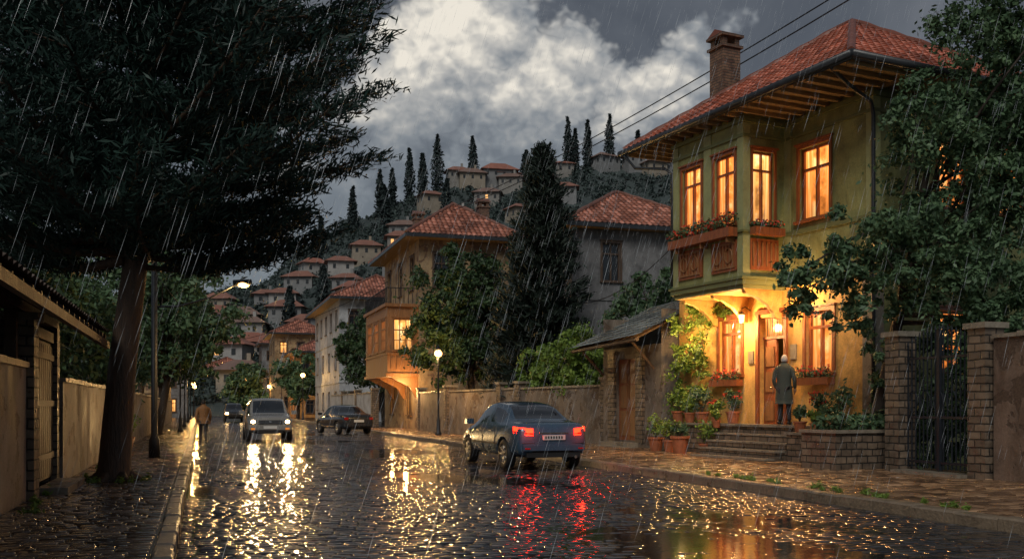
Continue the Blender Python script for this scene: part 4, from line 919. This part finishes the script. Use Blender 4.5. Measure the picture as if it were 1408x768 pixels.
# ------------------------------------------------------------------ vehicles
def wheel(mb,x,y,r,w,side,mt,mr,md):
    o=side
    mb.lathe((x,y,r),[(r*.62,-w/2*o),(r*.93,-w/2*o),(r,-w*.36*o),(r,w*.36*o),(r*.93,w/2*o),(r*.68,w/2*o),(r*.64,w*.42*o)],28,mt,'x')
    mb.lathe((x,y,r),[(r*.66,w*.44*o),(r*.60,w*.46*o),(r*.56,w*.3*o)],24,mr,'x')
    mb.lathe((x,y,r),[(r*.64,w*.12*o),(0,w*.12*o)],24,md,'x')
    for k in range(7):
        a=2*math.pi*k/7; u=V(0,math.cos(a),math.sin(a)); v=V(0,-math.sin(a),math.cos(a)); c=V(x+w*.36*o,y,r)
        vs=[c+u*q*r+v*s_*r*t+V(dx*o,0,0) for (q,t) in ((.12,.1),(.6,.07)) for s_ in (-1,1) for dx in (-.02,.03)]
        mb.add(vs,[(0,1,3,2),(4,6,7,5),(0,4,5,1),(2,3,7,6),(0,2,6,4),(1,5,7,3)],mr)
    mb.lathe((x,y,r),[(r*.16,w*.3*o),(r*.15,w*.5*o),(0,w*.52*o)],12,mr,'x')
def car(name,loc,rz,stn,paint,glassrange,pillars,wy,wr,scale=1):
    E=empty(name,loc,rz); E.scale=(scale,)*3
    mb=MB()
    def sec(st):
        y,zb,w,zt,wt,zr,wr_=st; h=zt-zb
        return [(0,zb),(.8*w,zb),(w*.975,zb+.1),(w,zb+.42*h),(w*.992,zb+.62*h),(w*.965,zb+.86*h),(wt,zt),(wr_,zr-.055 if zr-zt>.2 else zr-.012),(wr_*.9,zr-.018 if zr-zt>.2 else zr-.004),(wr_*.5,zr),(0,zr+.008)]
    ring=[]
    for st in stn:
        s_=sec(st); full=[( x,st[0],z) for x,z in s_]+[(-x,st[0],z) for x,z in reversed(s_[1:-1])]; ring.append(full)
    n=len(ring[0]); vs=[q for r_ in ring for q in r_]
    mb.v=vs; mb.uv=[(0,0)]*len(vs)
    g0,g1,ws0,rw1=glassrange
    for i in range(len(stn)-1):
        for k in range(n):
            kk=k if k<10 else n-1-k
            mi=0
            if kk==6 and g0<=i<g1 and i not in pillars: mi=1
            if kk in (8,9) and i in ws0: mi=1
            if kk in (0,): mi=2
            mb.f.append((i*n+k,i*n+(k+1)%n,(i+1)*n+(k+1)%n,(i+1)*n+k)); mb.m.append(mi)
    mb.f.append(tuple(range(n-1,-1,-1))); mb.m.append(0); mb.f.append(tuple(range((len(stn)-1)*n,len(stn)*n))); mb.m.append(0)
    body=mb.obj('body',[paint,'cglass','tyre'],E,True)
    sd=body.modifiers.new('sub','SUBSURF'); sd.levels=2; sd.render_levels=2
    W=max(s[2] for s in stn)
    cut=MB()
    for y in wy:
        for s_ in (-1,1): cut.lathe((s_*(W-.02),y,wr),[(0,-.26),(wr*1.16,-.26),(wr*1.16,.2),(0,.2)],28,0,'x')
    cutter=cut.obj('wheel_arch_cutter',['tyre'],E)
    bo_=body.modifiers.new('arch','BOOLEAN'); bo_.operation='DIFFERENCE'; bo_.object=cutter; bo_.solver='EXACT'
    bpy.context.view_layer.update(); dg=bpy.context.evaluated_depsgraph_get()
    me=bpy.data.meshes.new_from_object(body.evaluated_get(dg))
    if len(me.polygons)>100: body.modifiers.clear(); body.data=me
    else: body.modifiers.remove(bo_)
    bpy.data.objects.remove(cutter)
    wm=MB()
    for y in wy:
        for s_ in (-1,1): wheel(wm,s_*(W-.12),y,wr,.21,s_,0,1,2)
    wm.obj('wheels',['tyre','rim','black'],E,True)
    return E,W
paint=pmat('blue_grey_car_paint',(.055,.11,.18),.12,2,(.2,.32),0,8,metal=.25,coat=1)
sed=[(-2.27,.45,.66,.78,.62,.82,.56),(-2.22,.33,.78,.90,.74,.95,.66),(-2.1,.28,.835,1.0,.77,1.04,.69),(-1.8,.26,.865,1.03,.785,1.065,.70),(-1.42,.26,.88,1.03,.80,1.09,.70),(-1.12,.26,.885,1.01,.81,1.30,.63),(-.80,.25,.89,1.0,.815,1.455,.585),(-.16,.25,.89,.975,.82,1.515,.60),(-.06,.25,.89,.97,.82,1.515,.60),(.5,.25,.89,.955,.82,1.485,.59),(.82,.25,.89,.945,.815,1.33,.64),(1.22,.25,.885,.93,.80,.99,.70),(1.75,.26,.87,.86,.77,.92,.68),(2.08,.28,.82,.76,.72,.80,.62),(2.22,.36,.70,.66,.62,.68,.54)]
yc=23.75; xc=7.72; RH=.014
E,W=car('parked_car',(xc,yc,RH),math.radians(1.5),sed,paint,(5,11,(4,5,9,10),None),(7,),(-1.38,1.38),.335,scale=1.06)
t=MB()
for s in (-1,1):
    pts=[(x*s,y) for (x,y) in ((.46,-2.258),(.60,-2.235),(.715,-2.17),(.775,-2.08),(.80,-1.95))]
    for i in range(len(pts)-1):
        a,b=pts[i],pts[i+1]; zt0,zt1=.92+.01*i,.92+.01*(i+1); zb0,zb1=.765+.008*i,.765+.012*(i+1)
        ox=.03*s; t.add([(a[0]+ox*.6,a[1]-.03,zb0),(b[0]+ox,b[1]-.02,zb1),(b[0]+ox,b[1]-.0,zt1),(a[0]+ox*.6,a[1]-.0,zt0)],[(0,1,2,3)],0)
        t.add([(a[0]+ox*.62,a[1]-.034,zb0+.02),(b[0]+ox*1.02,b[1]-.024,zb1+.02),(b[0]+ox*1.02,b[1]-.02,zb1+.055),(a[0]+ox*.62,a[1]-.03,zb0+.055)],[(0,1,2,3)],7)
    t.box(s*.62-.06,s*.62+.06,-2.322,-2.31,.47,.50,7)
    t.box(s*1.0-.09,s*1.0+.09,.72,.92,.98,1.11,3)
    t.box(s*.895-.02,s*.895+.02,-.62,-.45,.84,.865,4); t.box(s*.895-.02,s*.895+.02,.3,.47,.82,.845,4)
    t.box(s*.885-.012,s*.885+.012,-1.0,1.0,.55,.58,6)
    for yy in (-.83,.12,1.06): t.box(s*.888-.006,s*.888+.006,yy,yy+.012,.36,.93,6)
    light('tail_lamp_light',(s*.62,-2.40,.84),9,(1,.03,.008),.06,E)
t.box(-.26,.26,-2.30,-2.27,.67,.78,5)
for k in range(7): t.box(-.21+k*.062,-.178+k*.062,-2.305,-2.301,.695,.755,6)
t.box(-.34,.34,-2.285,-2.25,.81,.835,4)
t.box(-.72,.72,-2.31,-2.16,.44,.56,3)
t.box(-.62,.62,-2.26,-2.15,.29,.40,6); t.tube([(.5,-2.32,.3),(.5,-2.1,.3)],.035,8,4)
t.box(-.72,.72,-2.262,-2.2,.595,.607,6)
t.tube([(-.28,-.7,1.51),(-.28,-.85,1.6)],.006,4,6)
mred=pmat('red_lens',(.35,.01,.008),.1,5,(.1,.2),0,8)
o=t.obj('lamps_bumper_plate_and_trim',['tail','amber','tail',paint,'chrome','plate','tyre',mred],E); bv=o.modifiers.new('b','BEVEL'); bv.width=.01; bv.segments=3
paint2=pmat('black_car_paint',(.03,.036,.045),.12,2,(.18,.3),0,8,metal=.3,coat=1)
E,W=car('dark_hatchback_car',(7.4,53.5,RH),math.radians(12),sed,paint2,(5,11,(4,5,9,10),None),(7,),(-1.38,1.38),.335,scale=1.03)
t=MB()
for s in (-1,1):
    t.box(s*.66-.1,s*.66+.1,-2.27,-2.2,.76,.88,0); t.box(s*1.0-.09,s*1.0+.09,.72,.92,.98,1.11,1)
t.box(-.26,.26,-2.30,-2.27,.64,.76,2); t.box(-.7,.7,-2.31,-2.16,.44,.54,1); t.obj('lamps_bumper_and_plate',[mred,paint2,'plate'],E)
paint3=pmat('silver_beige_car_paint',(.27,.26,.24),.1,2,(.2,.3),0,8,metal=.2,coat=1)
suv=[(-2.25,.5,.8,1.0,.74,1.06,.66),(-2.2,.38,.87,1.12,.83,1.45,.70),(-2.0,.34,.90,1.13,.85,1.66,.68),(-1.5,.33,.91,1.12,.86,1.73,.68),(-.75,.33,.92,1.10,.86,1.76,.68),(-.65,.33,.92,1.10,.86,1.76,.68),(.1,.33,.92,1.09,.86,1.76,.68),(.22,.33,.92,1.09,.86,1.75,.68),(.62,.33,.92,1.08,.86,1.70,.68),(.95,.33,.92,1.07,.855,1.40,.72),(1.3,.33,.91,1.06,.84,1.12,.75),(1.85,.34,.90,1.0,.81,1.07,.72),(2.15,.36,.86,.93,.76,.98,.66),(2.24,.45,.80,.84,.7,.88,.6)]
E,W=car('oncoming_suv_car',(2.75,43.8,RH),math.pi,suv,paint3,(2,10,(0,1,8,9),None),(4,6),(-1.4,1.4),.37,scale=1.04)
t=MB()
for s in (-1,1):
    t.box(s*.66-.16,s*.66+.16,2.12,2.235,.74,.9,4); t.sphere((s*.66,2.225,.82),.085,0,12,8,(1.1,.5,.85))
    t.box(s*.66-.08,s*.66+.08,2.25,2.275,.5,.58,5); t.box(s*1.04-.11,s*1.04+.11,.75,.9,1.1,1.26,2)
    t.tube([(s*.62,-1.7,1.77),(s*.62,-1.6,1.81),(s*.62,.2,1.81),(s*.62,.35,1.76)],.02,6,3)
t.box(-.46,.46,2.2,2.255,.72,.88,1)
for k in range(3): t.box(-.44,.44,2.256,2.268,.745+k*.045,.76+k*.045,3)
t.box(-.82,.82,2.17,2.265,.5,.66,2); t.box(-.5,.5,2.18,2.27,.38,.49,1); t.box(-.26,.26,2.27,2.285,.54,.65,6)
t.box(-.05,.05,2.27,2.28,.78,.85,3)
o=t.obj('lamps_grille_bumper_and_plate',['white_l','tyre',paint3,'chrome','chrome','amber','plate'],E); bv=o.modifiers.new('b','BEVEL'); bv.width=.012; bv.segments=2
for s in (-1,1):
    l=light('headlight_beam',(s*.66,2.4,.82),360,(1,.62,.25),.08,E,'SPOT'); l.data.spot_size=math.radians(70); l.data.spot_blend=.8; l.rotation_euler=(math.radians(84),0,0)
E,W=car('distant_car',(3.0,96,RH),math.pi,suv,paint2,(2,10,(0,1,8,9),None),(4,6),(-1.4,1.4),.37)
t=MB()
for s in (-1,1): t.box(s*.66-.14,s*.66+.14,2.2,2.27,.74,.9,0)
t.box(-.5,.5,2.2,2.26,.55,.7,1); t.obj('headlamps_and_grille',['white_l','tyre'],E)

# ------------------------------------------------------------------ people
def skinned(name,verts,edges,rad,mats,parent,lev=2,root=0):
    me=bpy.data.meshes.new(name); me.from_pydata([tuple(v) for v in verts],edges,[]); 
    for m in mats: me.materials.append(M[m])
    ob=bpy.data.objects.new(name,me); COL.objects.link(ob); ob.parent=parent
    sk=ob.modifiers.new('skin','SKIN'); sk.use_smooth_shade=True
    if me.skin_vertices:
        for i,r_ in enumerate(rad):
            me.skin_vertices[0].data[i].radius=(r_,r_) if not isinstance(r_,tuple) else r_
            me.skin_vertices[0].data[i].use_root=(i==root)
    ss_=ob.modifiers.new('sub','SUBSURF'); ss_.levels=lev; ss_.render_levels=lev
    return ob
def person(name,loc,rz,legs,arms,top,hair,coatlen,lean=0,s=1.0,headturn=0):
    E=empty(name,loc,rz); E.scale=(s,)*3   # faces +y
    hip=.93
    v=[(0,0,hip)]; e=[]; r_=[(.15,.12)]
    for i,(kx,ky,kz,fx,fy,fz) in enumerate(legs):
        sx=-1 if i==0 else 1; b=len(v)
        v+=[(sx*.09,0,hip-.06),(kx,ky,kz),(fx,fy,fz+.09)]; e+=[(0,b),(b,b+1),(b+1,b+2)]; r_+=[.105,.068,.052]
    skinned('trousers',v,e,r_,['trous'],E)
    sh=MB()
    for i,(kx,ky,kz,fx,fy,fz) in enumerate(legs):
        sh.tube([(fx,fy-.09,fz+.05),(fx,fy-.04,fz+.055),(fx,fy+.05,fz+.055),(fx,fy+.14,fz+.04),(fx,fy+.19,fz+.03)],[.03,.05,.052,.045,.02],10)
    sh.obj('shoes',['shoe'],E,True)
    mb=MB(); sides=20
    prof=[(coatlen,.225,.165,0),(coatlen+.12,.215,.16,0),(.93,.195,.145,0),(1.1,.175,.13,.0),(1.25,.195,.135,.005),(1.38,.215,.13,0),(1.45,.19,.11,-.01),(1.49,.12,.085,-.01),(1.53,.07,.07,-.005),(1.555,.068,.068,-.0)]
    if coatlen>.85: prof=[p_ for p_ in prof if p_[0]>=coatlen]
    for z,rx,ry,oy in prof:
        for k in range(sides):
            a=2*math.pi*k/sides; f=1+(.05*math.sin(a*5+z*3) if z<1.0 else 0)
            mb.v.append((rx*f*math.cos(a),ry*f*math.sin(a)+oy+lean*(z-.9),z)); mb.uv.append((0,0))
    for i in range(len(prof)-1):
        for k in range(sides): mb.f.append((i*sides+k,i*sides+(k+1)%sides,(i+1)*sides+(k+1)%sides,(i+1)*sides+k)); mb.m.append(0)
    mb.f.append(tuple(range(sides))); mb.m.append(0)
    mb.tube([(-.09,-.02,1.5),(-.085,.06,1.50),(-.03,.1,1.46)],[.03,.03,.015],6); mb.tube([(.09,-.02,1.5),(.085,.06,1.50),(.03,.1,1.46)],[.03,.03,.015],6)
    mb.obj('coat',[top],E,True)
    for i,(ex,ey,ez,hx,hy,hz) in enumerate(arms):
        sx=-1 if i==0 else 1
        skinned('sleeve_%d'%(i+1),[(sx*.1,lean*.5,1.41),(sx*.195,lean*.5,1.40),(ex,ey,ez),(hx,hy,hz)],[(0,1),(1,2),(2,3)],[.06,.072,.055,.042],[top],E)
        d=(V(hx,hy,hz)-V(ex,ey,ez)).normalized(); q=V(hx,hy,hz); hd=MB(); hd.tube([q,q+d*.05,q+d*.095],[.026,.036,.034],8)
        f=V(0,1,0); f=(f-d*f.dot(d)).normalized()
        for k in range(4):
            o=f*(-.027+.018*k)+q+d*.09; ln=(.06,.075,.07,.055)[k]; inn=V(-sx,0,0); hd.tube([o,o+d*ln*.5+inn*.006,o+d*ln*.85+inn*.022,o+d*ln+inn*.036],[.0095,.009,.008,.006],6)
        o=q+d*.035+f*.03; hd.tube([o,o+d*.03+f*.02,o+d*.06+f*.026],[.012,.0105,.007],6); hd.obj('hand_%d'%(i+1),['skin'],E,True)
    hb=bpy.data.objects.new('head_pivot',None); COL.objects.link(hb); hb.parent=E; hb.location=(0,.02+lean*.62,1.6); hb.rotation_euler[2]=headturn
    hd=MB(); seg,ring=20,16; 
    for i in range(ring+1):
        th=math.pi*i/ring
        for k in range(seg):
            a=2*math.pi*k/seg; x=.074*math.sin(th)*math.cos(a); y=.093*math.sin(th)*math.sin(a); z=.118*math.cos(th)
            if z<-.02: t_=(-z-.02)/.1; x*=1-.3*t_; y=y*(1-.22*t_)+.018*t_
            if z<-.01 and y<0: y*=.82
            hd.v.append((x,y,z+.02)); hd.uv.append((0,0))
    for i in range(ring):
        for k in range(seg): hd.f.append((i*seg+k,i*seg+(k+1)%seg,(i+1)*seg+(k+1)%seg,(i+1)*seg+k)); hd.m.append(0)
    hd.tube([(0,-.01,-.14),(0,-.005,-.05)],[.056,.052],12,0)
    hd.tube([(0,.088,.03),(0,.103,.005),(0,.112,-.014),(0,.096,-.024)],[.009,.012,.015,.009],8,0)
    for s_ in (-1,1):
        hd.sphere((s_*.076,-.005,.0),.03,0,8,6,(.3,.7,1)); hd.sphere((s_*.029,.083,.022),.011,1,8,6); hd.sphere((s_*.029,.0925,.022),.005,2,6,5); hd.tube([(s_*.015,.094,.043),(s_*.045,.084,.043)],.004,4,3)
    hd.tube([(-.024,.09,-.048),(0,.097,-.047),(.024,.09,-.048)],[.003,.006,.003],6,4)
    for i in range(9):
        th=.62*math.pi*i/8
        for k in range(seg):
            a=2*math.pi*k/seg; fr_=math.sin(a); lim=1.0 if fr_<.25 else .62; t2=th*lim*(1.0 if fr_<.25 else .9)
            j=1+.03*math.sin(k*7+i*3); hd.v.append((.081*j*math.sin(t2)*math.cos(a),.1*j*math.sin(t2)*math.sin(a)-.004,.125*math.cos(t2)+.022)); hd.uv.append((0,0))
    b=len(hd.v)-9*seg
    for i in range(8):
        for k in range(seg): hd.f.append((b+i*seg+k,b+i*seg+(k+1)%seg,b+(i+1)*seg+(k+1)%seg,b+(i+1)*seg+k)); hd.m.append(3)
    hd.obj('head',['skin','plate','tyre',hair,'terra'],hb,True)
    return E
a,b=hl(-.62,2.45)
person('man_at_door',(a,b,T),RZ-math.radians(62),[(-.10,.03,.5,-.11,.0,0),(.10,.05,.5,.12,.04,0)],[(-.27,-.02,1.12,-.24,.10,.90),(.27,-.02,1.12,.24,.10,.90)],'coat','greyhair',.52,s=1.05,headturn=math.radians(8))
person('walking_man',(.12,38.6,RH),math.radians(3),[(-.09,.2,.52,-.09,.25,.02),(.09,-.02,.5,.09,-.36,.1)],[(-.26,-.1,1.13,-.25,-.12,.88),(.26,.12,1.13,.25,.26,.93)],'jacket','dkhair',.84,lean=.06,s=1.0)

# ------------------------------------------------------------------ rain
rr_=np.random.default_rng(2); n=14000
P=np.stack([rr_.uniform(-9,22,n),rr_.uniform(7,34,n),rr_.uniform(.2,15,n)],1)
d=nrm(np.stack([rr_.normal(.30,.025,n),rr_.normal(-.02,.02,n),np.full(n,1.)],1)); l=rr_.uniform(.08,.25,n)[:,None]
a=nrm(np.cross(d,np.tile(np.array([.3,.95,0]),(n,1))))*.00115
M['rain']=pmat('rain_water',(.60,.65,.70),.05,1,(.1,.2),0,8)
leafmesh('rain',P,d*l,a,'rain')
print('faces',sum(len(o.data.polygons) for o in bpy.data.objects if o.type=='MESH'))
